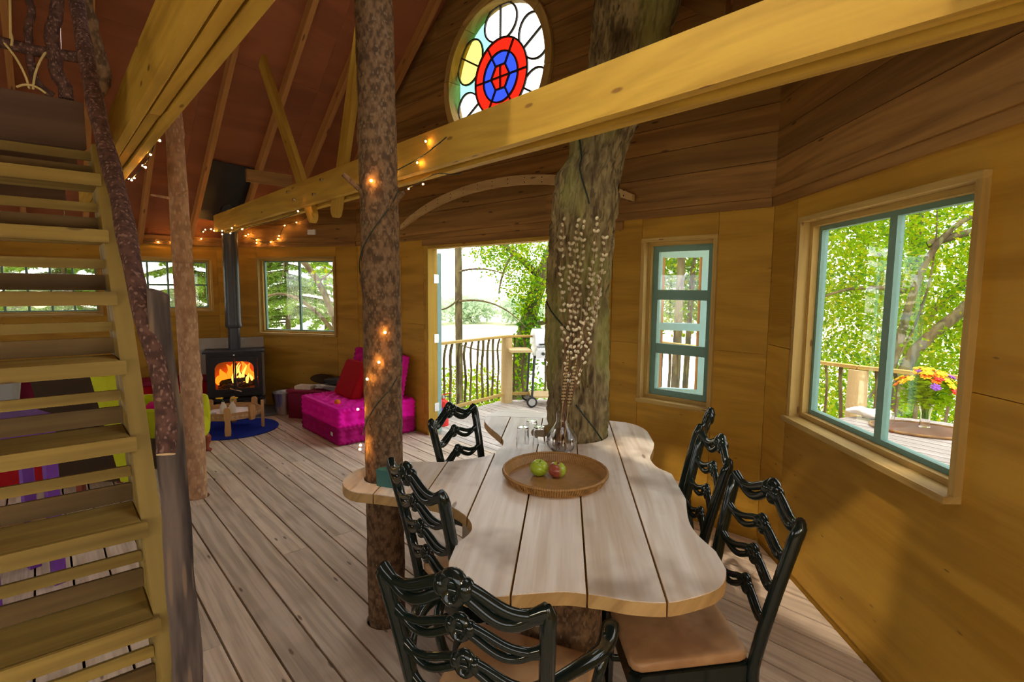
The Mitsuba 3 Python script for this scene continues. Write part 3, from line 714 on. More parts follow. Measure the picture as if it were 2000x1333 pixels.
for k in range(1, 11):
    u, z = k * GO, k * RISE
    part(st, 'tread', sb(u - 0.012, u + 0.185, z - 0.024, z + 0.02, -TW, -0.009), 'm_stair', axis=(0, 0, 1), M=MS)
    part(st, 'tread_nosing', sb(u - 0.030, u - 0.0125, z - 0.026, z + 0.021, -TW - 0.0, 0.004), 'm_stair', axis=(0, 0, 1), M=MS)
    part(st, 'riser_board', sb(u + 0.168, u + 0.186, z + 0.0205, z + 0.078, -TW + 0.001, -0.0095), 'm_stairshade', axis=(0, 0, 1), M=MS)
    part(st, 'riser_slat', sb(u + 0.168, u + 0.186, z + 0.094, z + 0.130, -TW + 0.001, -0.0095), 'm_stair', axis=(0, 0, 1), M=MS)
part(st, 'screw_cap', move(lathe([(0, 0), (0.009, 0), (0.009, 0.002), (0, 0.002)], 16), np.array([[0, 0, -1], [0, 1, 0], [1, 0, 0]]), (2 * GO + 0.1675, 2 * RISE + 0.075, -0.17)), 'm_greyfabric', M=MS, label='pale round screw cap on a riser board')

# dark split-log newel post and branch handrail
t = thing('log_newel', 'dark weathered split-log newel post beside the stairs', 'post')
rings = []
for i, z in enumerate(np.linspace(-0.0, 1.685, 46)):
    a = np.linspace(0, 2 * np.pi, 28, endpoint=False)
    cx = -0.805 + 0.012 * math.sin(z * 2.3) + 0.0; cy = 1.225
    w = 0.033 + 0.004 * math.sin(z * 3.1 + 1) - max(0, z - 1.35) * 0.035
    sh = np.c_[np.cos(a) * w, np.maximum(np.sin(a) * w * 1.0, -w * 0.55)]
    sh = sh @ rotz(math.radians(35))[:2, :2].T
    p = np.c_[sh[:, 0] + cx, sh[:, 1] + cy, np.full(28, z)]
    p[:, :2] += (meshkit.fbm(p * [25, 25, 5], 3, 4)[:, None] - 0.5) * 0.012
    if i == 45: p[:, 2] += (p[:, 0] - cx) * -0.4
    rings.append(p)
part(t, 'log', loft(rings), 'm_log', smooth=35)
t = thing('branch_handrail', 'long dark branch used as handrail, sawn off pale at its lower end', 'handrail')
hp = spline([(-0.772, 1.160, 1.325), (-0.800, 1.200, 1.48), (-0.86, 1.235, 1.66), (-0.99, 1.37, 1.90), (-1.12, 1.50, 2.10), (-1.31, 1.70, 2.43), (-1.49, 1.90, 2.79), (-1.62, 2.05, 3.05)], 60)
hr = np.interp(np.linspace(0, 1, 60), [0, 0.3, 1], [0.0195, 0.0215, 0.021]) * (1 + 0.08 * np.sin(np.arange(60) * 0.9))
part(t, 'branch', tube(hp, hr, 14), 'm_branch', smooth=50)
d0 = unit(hp[0] - hp[1]); F = frame(d0)
part(t, 'sawn_end', move(lathe([(0, 0), (0.0185, 0), (0.0185, 0.0015), (0, 0.0015)], 20), F, hp[0] + d0 * 0.0005), 'm_cutwood', label='pale sawn end')

# ------------------------------------------------------------------ sleeping loft with rope balustrade
lo = thing('loft_platform', 'dark wooden platform of the sleeping loft at the head of the stairs', 'loft')
part(lo, 'fascia', wz_bar(2.70, 2.735, -3.6, 0.175, 2.225, 2.402), 'm_darkplank', axis=(W2[0], W2[1], 0))
for k, w in enumerate(np.arange(-3.5, 0.16, 0.16)):
    part(lo, 'board', wz_bar(2.737, 4.7, w, w + 0.156, 2.375, 2.40, 0.002), 'm_darkplank', axis=AX3)
for u in (3.3, 3.95, 4.66):
    part(lo, 'joist', wz_bar(u, u + 0.05, -3.6, 0.175, 2.235, 2.374), 'm_darkplank', axis=(W2[0], W2[1], 0))
woodmat('m_darkplank', (0.12, 0.065, 0.035), (0.07, 0.035, 0.02), (0.03, 0.015, 0.01), streak=26.0, knots=0.04, vary=0.25)
bal = thing('rope_balustrade', 'rustic loft balustrade of crooked branches laced with yellow rope', 'balustrade')
def bz(w, z, u=2.715): return uw(u, w, z)
def branch(pts, rad, n=26, seed=0, bs='m_branch', nm='branch', sides=9):
    p = spline(pts, n); p = p + (meshkit.fbm(p * 14, 2, seed)[:, None] - 0.5) * 0.03 * np.array([1, 1, 1])
    part(bal, nm, tube(p, np.interp(np.linspace(0, 1, n), np.linspace(0, 1, len(rad)), rad), sides), bs, smooth=50)
branch([bz(-2.6, 2.58), bz(-1.2, 2.56), bz(-0.7, 2.585), bz(-0.3, 2.575), bz(0.16, 2.565)], [0.016, 0.018, 0.02], seed=3)
branch([bz(-2.6, 3.12), bz(-1.0, 3.10), bz(-0.3, 3.08), bz(0.14, 3.10)], [0.02, 0.022], seed=5)
branch([bz(0.12, 2.404), bz(0.10, 2.65), bz(0.13, 2.9), bz(0.10, 3.3)], [0.024, 0.02, 0.018], seed=8)
branch([bz(0.08, 2.404), bz(0.02, 2.55), bz(0.04, 2.72), bz(-0.03, 2.9), bz(0.0, 3.1)], [0.014, 0.012, 0.01], seed=9)
branch([bz(0.21, 2.43), bz(0.24, 2.6), bz(0.20, 2.8), bz(0.27, 2.95), bz(0.3, 3.2)], [0.022, 0.024, 0.016], seed=10, bs='m_spruce')
def rope(pts, n=14): part(bal, 'rope', tube(spline(pts, n), 0.0042, 6), 'm_rope', smooth=True)
for w in (-1.75, -1.28, -0.81, -0.35, 0.02):
    rope([bz(w - 0.06, 2.56, 2.70), bz(w - 0.02, 2.49, 2.695), bz(w, 2.413, 2.693)]); rope([bz(w + 0.055, 2.56, 2.70), bz(w + 0.025, 2.49, 2.695), bz(w + 0.01, 2.413, 2.693)])
    rope([bz(w - 0.035, 2.41, 2.694), bz(w + 0.0, 2.425, 2.688), bz(w + 0.045, 2.408, 2.694)], 8)
for w, dw in ((-1.6, 0.1), (-1.12, -0.1), (-0.62, 0.1), (-0.46, -0.05), (-0.17, 0.0), (-0.02, 0.02)):
    rope([bz(w, 2.575, 2.694), bz(w + dw * 0.5, 2.8, 2.70), bz(w + dw, 3.08, 2.70)])
    rope([bz(w - 0.0, 2.60, 2.69), bz(w + 0.004, 2.575, 2.688), bz(w, 2.55, 2.69)], 6)


# ================================================================== dining table
TZ = 0.75
OUTL = [(-0.211, 1.736), (-0.206, 1.703), (-0.19, 1.647), (-0.159, 1.6), (-0.105, 1.567), (-0.049, 1.562), (-0.001, 1.571), (0.119, 1.59), (0.192, 1.594), (0.244, 1.583), (0.309, 1.567), (0.353, 1.552), (0.412, 1.542), (0.482, 1.54), (0.544, 1.557), (0.599, 1.58), (0.661, 1.615), (0.703, 1.66), (0.733, 1.718), (0.75, 1.779), (0.752, 1.855), (0.734, 1.963), (0.73, 2.055), (0.747, 2.157), (0.784, 2.291), (0.817, 2.429), (0.823, 2.535), (0.828, 2.696), (0.798, 2.75), (0.781, 2.841), (0.789, 2.939), (0.823, 3.034), (0.861, 3.136), (0.905, 3.312), (0.915, 3.508), (0.887, 3.655), (0.826, 3.738), (0.712, 3.794), (0.575, 3.882), (0.431, 3.957), (0.263, 4.001), (0.133, 4.108), (0.045, 4.158), (-0.048, 4.146), (-0.134, 4.037), (-0.19, 3.903), (-0.194, 3.763), (-0.158, 3.607), (-0.103, 3.451), (-0.057, 3.307), (-0.048, 3.206), (-0.065, 3.11), (-0.091, 3.039), (-0.129, 2.961), (-0.185, 2.922), (-0.279, 2.875), (-0.387, 2.837), (-0.5, 2.843), (-0.608, 2.823), (-0.713, 2.795), (-0.791, 2.727), (-0.827, 2.625), (-0.826, 2.532), (-0.797, 2.465), (-0.743, 2.408), (-0.62, 2.373), (-0.519, 2.345), (-0.456, 2.334), (-0.396, 2.318), (-0.332, 2.29), (-0.25, 2.231), (-0.194, 2.158), (-0.163, 2.09), (-0.153, 2.034), (-0.159, 1.989), (-0.176, 1.951), (-0.2, 1.901), (-0.214, 1.824)]
TOP = Polygon(smooth_closed(OUTL, 260)).buffer(0)
tb = thing('dining_table', 'large curvy plank dining table built around the living tree and the pillar', 'table')
TD = unit([0.1, 0.995]); TN = np.array([TD[1], -TD[0]])
thole = shapely.union_all([Point(0.385, 3.45).buffer(0.252, 32), Point(PILLAR).buffer(0.099, 24)])
def tstrip(a, b, c=-2, d=8): return Polygon([TN * a + TD * c, TN * b + TD * c, TN * b + TD * d, TN * a + TD * d])
seams = [-1.35, -1.10, -0.87, -0.632, -0.394, -0.155, 0.083, 0.325, 0.565, 0.80, 1.05]
FAR = 3.86
cells = [(a, b, -2, FAR) for a, b in zip(seams, seams[1:])] + [(-1.3, 1.2, FAR, FAR + 0.3)]
for a, b, c, d in cells:
    q = TOP.intersection(tstrip(a + 0.003, b - 0.003, c + 0.002, d - 0.002)).difference(thole)
    for g in getattr(q, 'geoms', [q]):
        if g.area < 0.002: continue
        g1 = g.buffer(-0.0012, join_style=1)
        g1 = max(getattr(g1, 'geoms', [g1]), key=lambda x: x.area)
        if g1.area < 0.001: continue
        v1, f1 = prism(g, 0.044, TZ - 0.048); v2, f2 = prism(g1, 0.0042, TZ - 0.0042)
        ax_ = (TD[0], TD[1], 0) if c < 0 else (TN[0], TN[1], 0)
        pk = part(tb, 'plank', (v2, f2), 'm_table', axis=ax_)
        part(pk, 'edge', (v1, f1), 'm_tableedge', axis=ax_, label='darker ochre sawn edge')
woodmat('m_tableedge', (0.52, 0.35, 0.14), (0.36, 0.22, 0.08), (0.2, 0.11, 0.04), streak=30.0, knots=0, vary=0.15)
rim = lambda a, r: np.array([0.20 + r * math.cos(a), 1.93 + r * math.sin(a)])
part(tb, 'stump', trunk_mesh([(0.20, 1.93, 0.0), (0.20, 1.93, 0.35), (0.20, 1.93, 0.701)], [0.19, 0.165, 0.155, 0.16], 40, 40, 0.012, 16, 4, 6), 'm_spruce', smooth=True, label='dark bark-covered stump under the near end')
part(tb, 'batten', bar((-0.30, 2.72, 0.672), (0.70, 2.62, 0.672), 0.07, 0.058), 'm_table', axis=(1, 0, 0))
part(tb, 'batten', bar((0.0, 3.78, 0.672), (0.78, 3.72, 0.672), 0.07, 0.058), 'm_table', axis=(1, 0, 0))
for x, y in ((-0.22, 2.70), (0.55, 2.66), (0.08, 3.77), (0.72, 3.73)):
    part(tb, 'leg', bar((x, y, 0.0), (x, y, 0.643), 0.07, 0.07, up=(0, 1, 0)), 'm_table', axis=(0, 0, 1))

# ------------------------------------------------------------------ ribbon-back chairs
def ribbon_rail(xw, z, y0, bow, amp, th, dep, knot=0.024):
    """Pierced ribbon rail between two posts: an upper and a lower band meeting at the ends, tied by a knot in the middle."""
    ms = []
    xs = np.linspace(-1, 1, 49)
    cz = amp * np.cos(2 * np.pi * xs / 1.28); y = y0 - bow * (1 - xs ** 2)
    gap = knot * 0.70 * np.sin(np.clip((0.82 - np.abs(xs)) / 0.82, 0, 1) * np.pi) ** 0.8 * 0.9 + 0.003
    fade = np.clip(np.abs(xs) / 0.13, 0, 1)
    gap = gap * (0.5 + 0.5 * fade) + (1 - fade) * 0.008
    for sgn in (1, -1):
        p = np.c_[xs * xw, y, z + cz + sgn * gap]
        ms.append(tube(p, th * (1.0 + 0.35 * (np.abs(xs) > 0.8) * (np.abs(xs) - 0.8) / 0.2), 10, flat=(dep / th, 1.0)))
    a = np.linspace(0, 2 * np.pi, 25)
    ms.append(tube(np.c_[knot * 0.95 * np.cos(a), np.full(25, y0 - bow - 0.003), z + amp + knot * 1.25 * np.sin(a)], th * 1.05, 8, caps=False))
    for s in (-1, 1):
        ms.append(ball((s * knot * 1.25, y0 - bow, z + amp), th * 1.5, 1, (1, 1, 1.3)))
    return cat(ms)
CH = {}
def chair_protos():
    def postx(z): return 0.185 + 0.05 * (z - 0.4) / 0.55
    def posty(z): return -0.205 - 0.11 * max(0, (z - 0.42) / 0.55) ** 1.25
    for s, nm in ((-1, 'back_post_l'), (1, 'back_post_r')):
        zs = np.linspace(0.43, 0.955, 14)
        pts = [(s * 0.182, -0.262, 0.0), (s * 0.182, -0.24, 0.15), (s * 0.183, -0.215, 0.32)] + [(s * postx(z), posty(z), z) for z in zs] + [(s * (postx(0.955) - 0.006), posty(0.955), 0.964)]
        CH[nm] = (tube(spline(pts, 40), np.r_[np.linspace(0.019, 0.022, 38), 0.019, 0.012], 10, flat=(0.95, 1.1)), 'm_chair')
    CH['top_rail'] = (ribbon_rail(postx(0.95), 0.947, posty(0.95), 0.03, 0.026, 0.0165, 0.013, 0.027), 'm_chair')
    for i, z in enumerate((0.83, 0.715, 0.60)):
        CH[f'ribbon_rail_{i}'] = (ribbon_rail(postx(z) - 0.004, z, posty(z), 0.026, 0.020, 0.0120, 0.011, 0.022), 'm_chair')
    seat = []
    for k in range(8):
        a = math.pi * k / 7; ins = 0.02 * (1 - math.sin(a) ** 0.7); z = 0.445 + 0.022 * (1 - math.cos(a)) - 0.0
        o = Polygon([(-0.187, -0.195), (0.187, -0.195), (0.245, 0.225), (-0.245, 0.225)]).buffer(-0.035 - ins).buffer(0.035, 8)
        ring = np.array([o.exterior.interpolate(x, normalized=True).coords[0] for x in np.linspace(0, 1, 64, endpoint=False)])
        seat.append(np.c_[ring, np.full(64, z)])
    top = seat[-1]; cen = top[:, :2].mean(0)
    for q in (0.8, 0.55, 0.3): seat.append(np.c_[cen + (top[:, :2] - cen) * q, top[:, 2] + 0.012 * (1 - q * q)])
    CH['seat'] = (loft(seat), 'm_leather')
    CH['seat_rail_f'] = (bar((-0.225, 0.205, 0.405), (0.225, 0.205, 0.405), 0.026, 0.075), 'm_chair')
    CH['seat_rail_b'] = (bar((-0.175, -0.19, 0.405), (0.175, -0.19, 0.405), 0.026, 0.075), 'm_chair')
    for s, e in ((-1, 'l'), (1, 'r')):
        CH['seat_rail_' + e] = (bar((s * 0.18, -0.185, 0.405), (s * 0.228, 0.195, 0.405), 0.024, 0.075), 'm_chair')
        CH['front_leg_' + e] = (tube([(s * 0.222, 0.198, 0.44), (s * 0.222, 0.198, 0.2), (s * 0.222, 0.198, 0.0)], [0.026, 0.023, 0.019], 4, flat=(1.2, 1.2)), 'm_chair')
        CH['stretcher_' + e] = (bar((s * 0.183, -0.235, 0.17), (s * 0.220, 0.19, 0.17), 0.016, 0.028), 'm_chair')
    CH['stretcher_m'] = (bar((-0.2, 0.0, 0.17), (0.2, 0.0, 0.17), 0.016, 0.026), 'm_chair')
    for s, e in ((-1, 'l'), (1, 'r')):
        arm = spline([(s * 0.205, -0.235, 0.70), (s * 0.245, -0.15, 0.695), (s * 0.285, -0.03, 0.675), (s * 0.292, 0.06, 0.665), (s * 0.288, 0.12, 0.672), (s * 0.285, 0.145, 0.655), (s * 0.285, 0.135, 0.63)], 40)
        sup = spline([(s * 0.285, 0.105, 0.65), (s * 0.275, 0.03, 0.57), (s * 0.258, 0.035, 0.49), (s * 0.245, 0.08, 0.40)], 20)
        CH['arm_' + e] = (cat([tube(arm, np.interp(np.linspace(0, 1, 40), [0, 0.4, 0.85, 1], [0.014, 0.02, 0.023, 0.014]), 12, flat=(1.2, 0.85)), tube(sup, 0.016, 10)]), 'm_chair')
chair_protos()
PLY = {k: mikit.ply(trimesh.Trimesh(*(lambda m: (m[0], m[1] if np.asarray(m[1]).shape[1] == 3 else np.vstack([np.asarray(m[1])[:, [0, 1, 2]], np.asarray(m[1])[:, [0, 2, 3]]])))(m), process=False), b, smooth=45) for k, (m, b) in CH.items()}
PNAME = {'seat': 'seat', 'top_rail': 'top_rail'}
def chair(name, label, x, y, face, arms=False, catg='chair', sx=1.0):
    t = thing(name, label, catg, 'ribbon-back chairs around the dining table')
    M = T().translate([x, y, 0]).rotate([0, 0, 1], math.degrees(face) - 90).scale([sx, 1, 1])
    for k, d in PLY.items():
        if k.startswith('arm') and not arms: continue
        base = {'back': 'back_post', 'front': 'front_leg', 'ribbon': 'ribbon_rail', 'seat': 'seat_rail' if 'rail' in k else 'seat', 'top': 'top_rail', 'stretcher': 'stretcher', 'arm': 'arm'}[k.split('_')[0]]
        key = numbered(f'{t}__{base}'); scene[key] = {**d, 'to_world': M}
        if base == 'seat': labels[key] = {'label': 'tan leather seat pad'}
    return t
def face_of(l, r):                                                # from the tops of the two back posts (as seen) to position and facing
    l, r = np.array(l), np.array(r); c = (l + r) / 2; d = unit(r - l)
    n = np.array([-d[1], d[0]])
    if n @ (np.array([0.2, 2.45]) - c) < 0: n = -n
    p = c + n * 0.313
    return p[0], p[1], math.atan2(n[1], n[0])
chair('ribbon_back_chair', 'dark green ribbon-back chair on the far left side of the table, against the doorway', *face_of(*[(-0.452, 2.901), (-0.238, 3.33)]))
chair('ribbon_back_chair', 'glossy black-green ribbon-back chair on the near left side of the table beside the pillar', *face_of(*[(-0.532, 2.251), (-0.237, 1.841)]))
chair('ribbon_back_chair', 'glossy black ribbon-back chair on the near right side, its tan seat in full view', *face_of(*[(0.92, 2.093), (0.933, 1.66)]))
chair('ribbon_back_chair', 'glossy black ribbon-back chair in the middle of the three on the right side', *face_of(*[(0.995, 2.703), (0.946, 2.248)]))
chair('ribbon_back_chair', 'ribbon-back chair seen nearly edge on, farthest of the three on the right side', *face_of(*[(1.227, 3.241), (1.037, 2.861)]))
chair('ribbon_back_armchair', 'glossy black-green ribbon-back armchair at the near end of the table, back to the viewer', *face_of(*[(-0.354, 1.361), (0.102, 1.161)]), arms=True, catg='armchair')

# ------------------------------------------------------------------ things on the table
t = thing('wicker_tray', 'oval woven wicker tray holding two apples on the table', 'tray')
TC = (0.222, 2.60); A0, B0 = 0.235, 0.255
def ov(s, z, n=72):
    a = np.arange(n) * 2 * np.pi / n; return np.c_[TC[0] + (A0 + s) * np.cos(a), TC[1] + (B0 + s) * np.sin(a), np.full(n, z)]
part(t, 'base', loft([ov(0, TZ + 0.001), ov(0.0, TZ + 0.007)]), 'm_weave', smooth=30)
part(t, 'rim_wall', loft([ov(0.001, TZ + 0.0015), ov(0.016, TZ + 0.028), ov(0.028, TZ + 0.043), ov(0.02, TZ + 0.043), ov(0.008, TZ + 0.028), ov(-0.006, TZ + 0.0075), ov(-0.0055, TZ + 0.0072)]), 'm_wicker', smooth=50)
a = np.linspace(0, 2 * np.pi, 73)
part(t, 'rim_hoop', tube(np.c_[TC[0] + (A0 + 0.024) * np.cos(a), TC[1] + (B0 + 0.024) * np.sin(a), np.full(73, TZ + 0.045)], 0.007, 8, caps=False), 'm_wicker', smooth=True)
part(t, 'rim_hoop', tube(np.c_[TC[0] + (A0 + 0.003) * np.cos(a), TC[1] + (B0 + 0.003) * np.sin(a), np.full(73, TZ + 0.0055)], 0.005, 8, caps=False), 'm_wicker', smooth=True)
st_ = []
for x in np.linspace(0, 2 * np.pi, 120, endpoint=False):
    for s0, z0, s1, z1 in ((0.006, 0.006, 0.029, 0.041),):
        st_.append(tube([(TC[0] + (A0 + s0) * math.cos(x), TC[1] + (B0 + s0) * math.sin(x), TZ + z0), (TC[0] + (A0 + s1) * math.cos(x + 0.02), TC[1] + (B0 + s1) * math.sin(x + 0.02), TZ + z1)], 0.0035, 5, caps=False))
part(t, 'stakes', cat(st_), 'm_wicker', kind='stuff', label='woven upright canes of the rim')
def apple(label, x, y, bs, r=0.042, tilt=0.15):
    t = thing('apple', label, 'apple', 'apples on the wicker tray')
    a = np.linspace(0, math.pi, 26)
    rr = r * np.sin(a) ** 0.85 * (1 + 0.08 * np.cos(a - 0.6)); z = -r * 0.9 * np.cos(a) * (1 - 0.28 * np.exp(-(np.sin(a) / 0.28) ** 2) * (np.cos(a) < 0)) 
    pr = np.c_[np.maximum(rr, 0), z]; pr[0, 0] = pr[-1, 0] = 0
    R = rotx(tilt)
    z0 = TZ + 0.0075 + r * 0.9
    part(t, 'flesh', move(lathe(pr, 32), R, (x, y, z0)), bs, smooth=True)
    part(t, 'stalk', move(tube([(0, 0, r * 0.5), (0.002, 0, r * 0.72), (0.006, 0.0, r * 0.92)], 0.0016, 6), R, (x, y, z0)), 'm_twig')
apple('plain green apple on the wicker tray, left of the other', 0.143, 2.625, 'm_apple', 0.044)
apple('green apple with a reddish blush on the wicker tray, right of the plain one', 0.232, 2.60, 'm_blush', 0.0425, 0.1)
# glasses, upside down
def tumbler(label, x, y, s=1.0):
    t = thing('tumbler', label, 'glass', 'upturned glasses on the table')
    h = 0.118 * s
    pr = [(0.0385, 0.0), (0.0395, 0.002), (0.037, 0.05), (0.0335, h - 0.004), (0.031, h), (0.0, h), (0.0, h - 0.009), (0.029, h - 0.009), (0.0315, h - 0.014), (0.0348, 0.05), (0.0372, 0.002), (0.0385, 0.0)]
    part(t, 'glass', move(lathe(pr, 32), None, (x, y, TZ + 0.0006)), 'm_glass', smooth=40)
for q, lab in zip([(0.07, 3.145), (0.17, 3.158), (0.129, 3.301)], ('upturned clear tumbler, leftmost of the three', 'upturned clear tumbler next to the glass vase, rightmost of the three', 'upturned clear tumbler behind the other two')):
    tumbler(lab, *q)
VX, VY = (0.297, 3.049)
t = thing('glass_vase', 'clear ribbed bulbous glass vase with dried willow stems on the table', 'vase')
outer = [(0.0, 0.0), (0.045, 0.0), (0.062, 0.006), (0.082, 0.03), (0.091, 0.058), (0.088, 0.088), (0.070, 0.122), (0.048, 0.152), (0.036, 0.178), (0.033, 0.205), (0.036, 0.232), (0.037, 0.235)]
inner = [(0.0355, 0.234), (0.0335, 0.231), (0.0305, 0.205), (0.0335, 0.178), (0.0455, 0.152), (0.0675, 0.122), (0.0855, 0.088), (0.0885, 0.058), (0.079, 0.032), (0.06, 0.012), (0.044, 0.009), (0.0, 0.009)]
v, f = lathe(outer + inner, 64)
a = np.arctan2(v[:, 1], v[:, 0]); rr = np.hypot(v[:, 0], v[:, 1]); k = 1 - 0.03 * np.abs(np.sin(a * 5)) * np.clip(rr / 0.05, 0, 1) * (np.arange(len(v)) < 64 * len(outer))
v[:, :2] *= k[:, None]
part(t, 'glass', move((v, f), None, (VX, VY, TZ + 0.0006)), 'm_glass', smooth=True)
# willow stems
tips = [(0.278, 2.074), (0.352, 2.069), (0.389, 2.061), (0.451, 2.076), (0.512, 2.012), (0.492, 1.913), (0.431, 1.828), (0.314, 1.968), (0.471, 1.715)]
names = ['leftmost tall willow stem', 'tall willow stem, second from the left', 'tall willow stem, third from the left', 'tall willow stem right of the middle', 'willow stem leaning farthest right', 'willow stem ending beside the rightmost one', 'short willow stem right of the middle', 'shorter willow stem in the middle left', 'shortest willow stem at the right']
rs = random.Random(11)
for i, (tx, tz) in enumerate(tips):
    t = thing('willow_stem', f'{names[i]} with fuzzy silver catkins in the glass vase', 'willow stem', 'pussy willow stems in the glass vase')
    a0 = rs.uniform(0, 6.28)
    ty = 2.95 + rs.uniform(-0.05, 0.09)
    b0 = np.array([VX + 0.03 * math.cos(a0), VY + 0.03 * math.sin(a0), TZ + 0.015]); b1 = np.array([VX + (tx - VX) * 0.12 * 1.0 + rs.uniform(-0.006, 0.006), VY + rs.uniform(-0.01, 0.01), TZ + 0.225])
    tip = np.array([tx, ty, tz]); md = b1 + (tip - b1) * 0.55 + np.array([(tx - VX) * 0.14, 0, 0])
    p = spline([b0, b1, md, tip], 40)
    part(t, 'stem', tube(p, np.linspace(0.0034, 0.0016, 40), 6), 'm_twig', smooth=True)
    ms = []
    L = tz - TZ
    zt = np.arange(tz - (0.9 if i in (0, 1, 2, 3) else 0.55), tz, 0.024)
    for j, z in enumerate(zt):
        if rs.random() < 0.05 + 0.35 * (1 - (z - zt[0]) / (tz - zt[0])): continue
        k = int(np.argmin(np.abs(p[:, 2] - z))); q = p[k]
        an = j * 2.4 + rs.uniform(-0.5, 0.5); d = np.array([math.cos(an), math.sin(an) * 0.8, 0.9]); d = unit(d)
        F = frame(d)
        ms.append(move(ball((0, 0, 0.012), 0.0082, 1, (1, 1, 1.6)), F, q + d * 0.002))
    part(t, 'catkins', cat(ms), 'm_catkin', smooth=True, kind='stuff', label='fuzzy pale catkins')
for i, (px1, lab) in enumerate((((0.355, 1.313), 'long barred brown feather, right one in the glass vase'), ((0.311, 1.341), 'long barred brown feather, left one in the glass vase'))):
    t = thing('feather', lab, 'feather', 'barred feathers in the glass vase')
    b1 = np.array([VX + 0.012 * (1 - 2 * i), VY - 0.022, TZ + 0.06]); tip = np.array([px1[0], 2.9, px1[1]])
    p = spline([b1, b1 + (tip - b1) * 0.5 + np.array([-0.006, 0, 0]), tip], 30)
    part(t, 'quill', tube(p, np.linspace(0.0022, 0.0008, 30), 6), 'm_straw', smooth=True)
    s = np.linspace(0, 1, 30); wv = 0.013 * np.clip((s - 0.42) / 0.1, 0, 1) * (1 - s ** 3) ** 0.6 + 0.0002
    ring = np.vstack([p + np.c_[wv, 0 * s, 0 * s], (p - np.c_[wv, 0 * s, 0 * s])[::-1]])
    n = 30; f = [[j, j + 1, 2 * n - 2 - j, 2 * n - 1 - j] for j in range(n - 1)]
    v2 = np.vstack([ring + [0, -0.0006, 0], ring + [0, 0.0006, 0]]); f2 = np.array(f); fs = np.vstack([f2, f2[:, ::-1] + 2 * n])
    part(t, 'vane', (v2, fs), 'm_feather')
t = thing('teal_box', 'small teal painted box on the table against the pillar', 'box')
bx_, by_ = (-0.586, 2.503)
part(t, 'body', move(cbox((0.105, 0.10, 0.062), 0.003), rotz(-0.35), (bx_ + 0.005, by_ - 0.0, TZ + 0.0315)), 'm_tealbox')
part(t, 'lid', move(cbox((0.11, 0.105, 0.018), 0.003), rotz(-0.35), (bx_ + 0.005, by_ - 0.0, TZ + 0.0722)), 'm_tealbox')
plain('m_tealbox', (0.04, 0.16, 0.15), 0.5)


# ================================================================== the stove corner
FA = unit(np.array([math.sin(math.radians(-41.5)), math.cos(math.radians(-41.5))]))
STV = np.array([-3.665, 6.985])
sd = unit(np.array([-0.35, -0.94])) * -1                           # from the stove's front to its back
sf = unit(np.array([0.42, -0.907]))                                # facing direction of the stove front
sx = np.array([-sf[1], sf[0]])                                     # to the right seen from the room is +sx
MST = np.eye(4); MST[:2, 0] = sx; MST[:2, 1] = -sf; MST[:2, 3] = STV + (-sf) * 0.0
MSB = MST.copy(); MSB[2, 3] = 0.075
hs = thing('hearth_slab', 'grey stone slab on the floor under the stove', 'hearth')
q = Polygon([(-0.58, -0.30), (0.46, -0.30), (0.56, -0.20), (0.56, 0.20), (0.40, 0.33), (-0.40, 0.33), (-0.58, 0.20)])
part(hs, 'slab', prism(q, 0.038, 0.001), 'm_slate', M=MST)
hb = thing('heat_shield', 'pale grey heat board on the wall behind the stove', 'panel')
part(hb, 'board', move(cbox((0.99, 0.012, 0.95), 0.002), None, (0.0, 0.305, 0.05 + 0.475)), 'm_board', M=MST)
sv = thing('wood_stove', 'black cast-iron wood stove with two arched glass doors and a fire burning inside', 'stove')
w_, d_, z0, z1 = 0.64, 0.38, 0.20, 0.765
def sbx(cx, cy, cz, a, b, c, name, bs='m_black', ch=0.006, **k): part(sv, name, move(cbox((a, b, c), ch), None, (cx, cy, cz)), bs, M=MSB, **k)
# body: back, sides, top, bottom around the firebox
sbx(0, d_ / 2 - 0.012, (z0 + z1) / 2, w_, 0.022, z1 - z0, 'body_panel'); sbx(-w_ / 2 + 0.012, 0, (z0 + z1) / 2, 0.024, d_ - 0.05, z1 - z0, 'body_panel'); sbx(w_ / 2 - 0.012, 0, (z0 + z1) / 2, 0.024, d_ - 0.05, z1 - z0, 'body_panel')
sbx(0, 0, z0 + 0.0125, w_ - 0.05, d_ - 0.05, 0.024, 'body_panel'); sbx(0, 0.0, z1 - 0.013, w_ - 0.05, d_ - 0.05, 0.024, 'body_panel')
sbx(0.0, -0.005, z1 + 0.0125, 0.72, 0.44, 0.024, 'top_plate', ch=0.008)
sbx(0.0, -0.19, 0.165, 0.70, 0.12, 0.03, 'ash_lip', ch=0.008); sbx(0, 0, 0.165, 0.62, 0.24, 0.069, 'ash_box')
for x in (-0.28, 0.28):
    for y in (-0.14, 0.15): part(sv, 'leg', move(tube([(0, 0, 0.18), (0, 0, 0.05), (0, 0, 0.0)], [0.03, 0.02, 0.024], 10), None, (x, y, 0.039 - 0.075)), 'm_black', M=MSB, smooth=40)
arch = lambda r: Polygon([(-0.225 - r, 0.30 - r)] + [(0.225 + r, 0.30 - r)] + [((0.225 + r) * math.cos(a) ** (0.45) if math.cos(a) > 0 else -((0.225 + r) * (-math.cos(a)) ** 0.45), 0.555 + (0.10 + r) * math.sin(a)) for a in np.linspace(0.02, math.pi - 0.02, 25)])
frp = sbox(-w_ / 2 + 0.001, z0 + 0.001, w_ / 2 - 0.001, z1 - 0.001)
MD = MSB @ np.array([[1, 0, 0, 0], [0, 0, -1, -d_ / 2], [0, 1, 0, 0], [0, 0, 0, 1.0]])          # local (x, z, outwards)
part(sv, 'front_frame', prism(frp.difference(sbox(-0.27, 0.245, 0.27, 0.72)), 0.02, -0.026), 'm_black', M=MD)
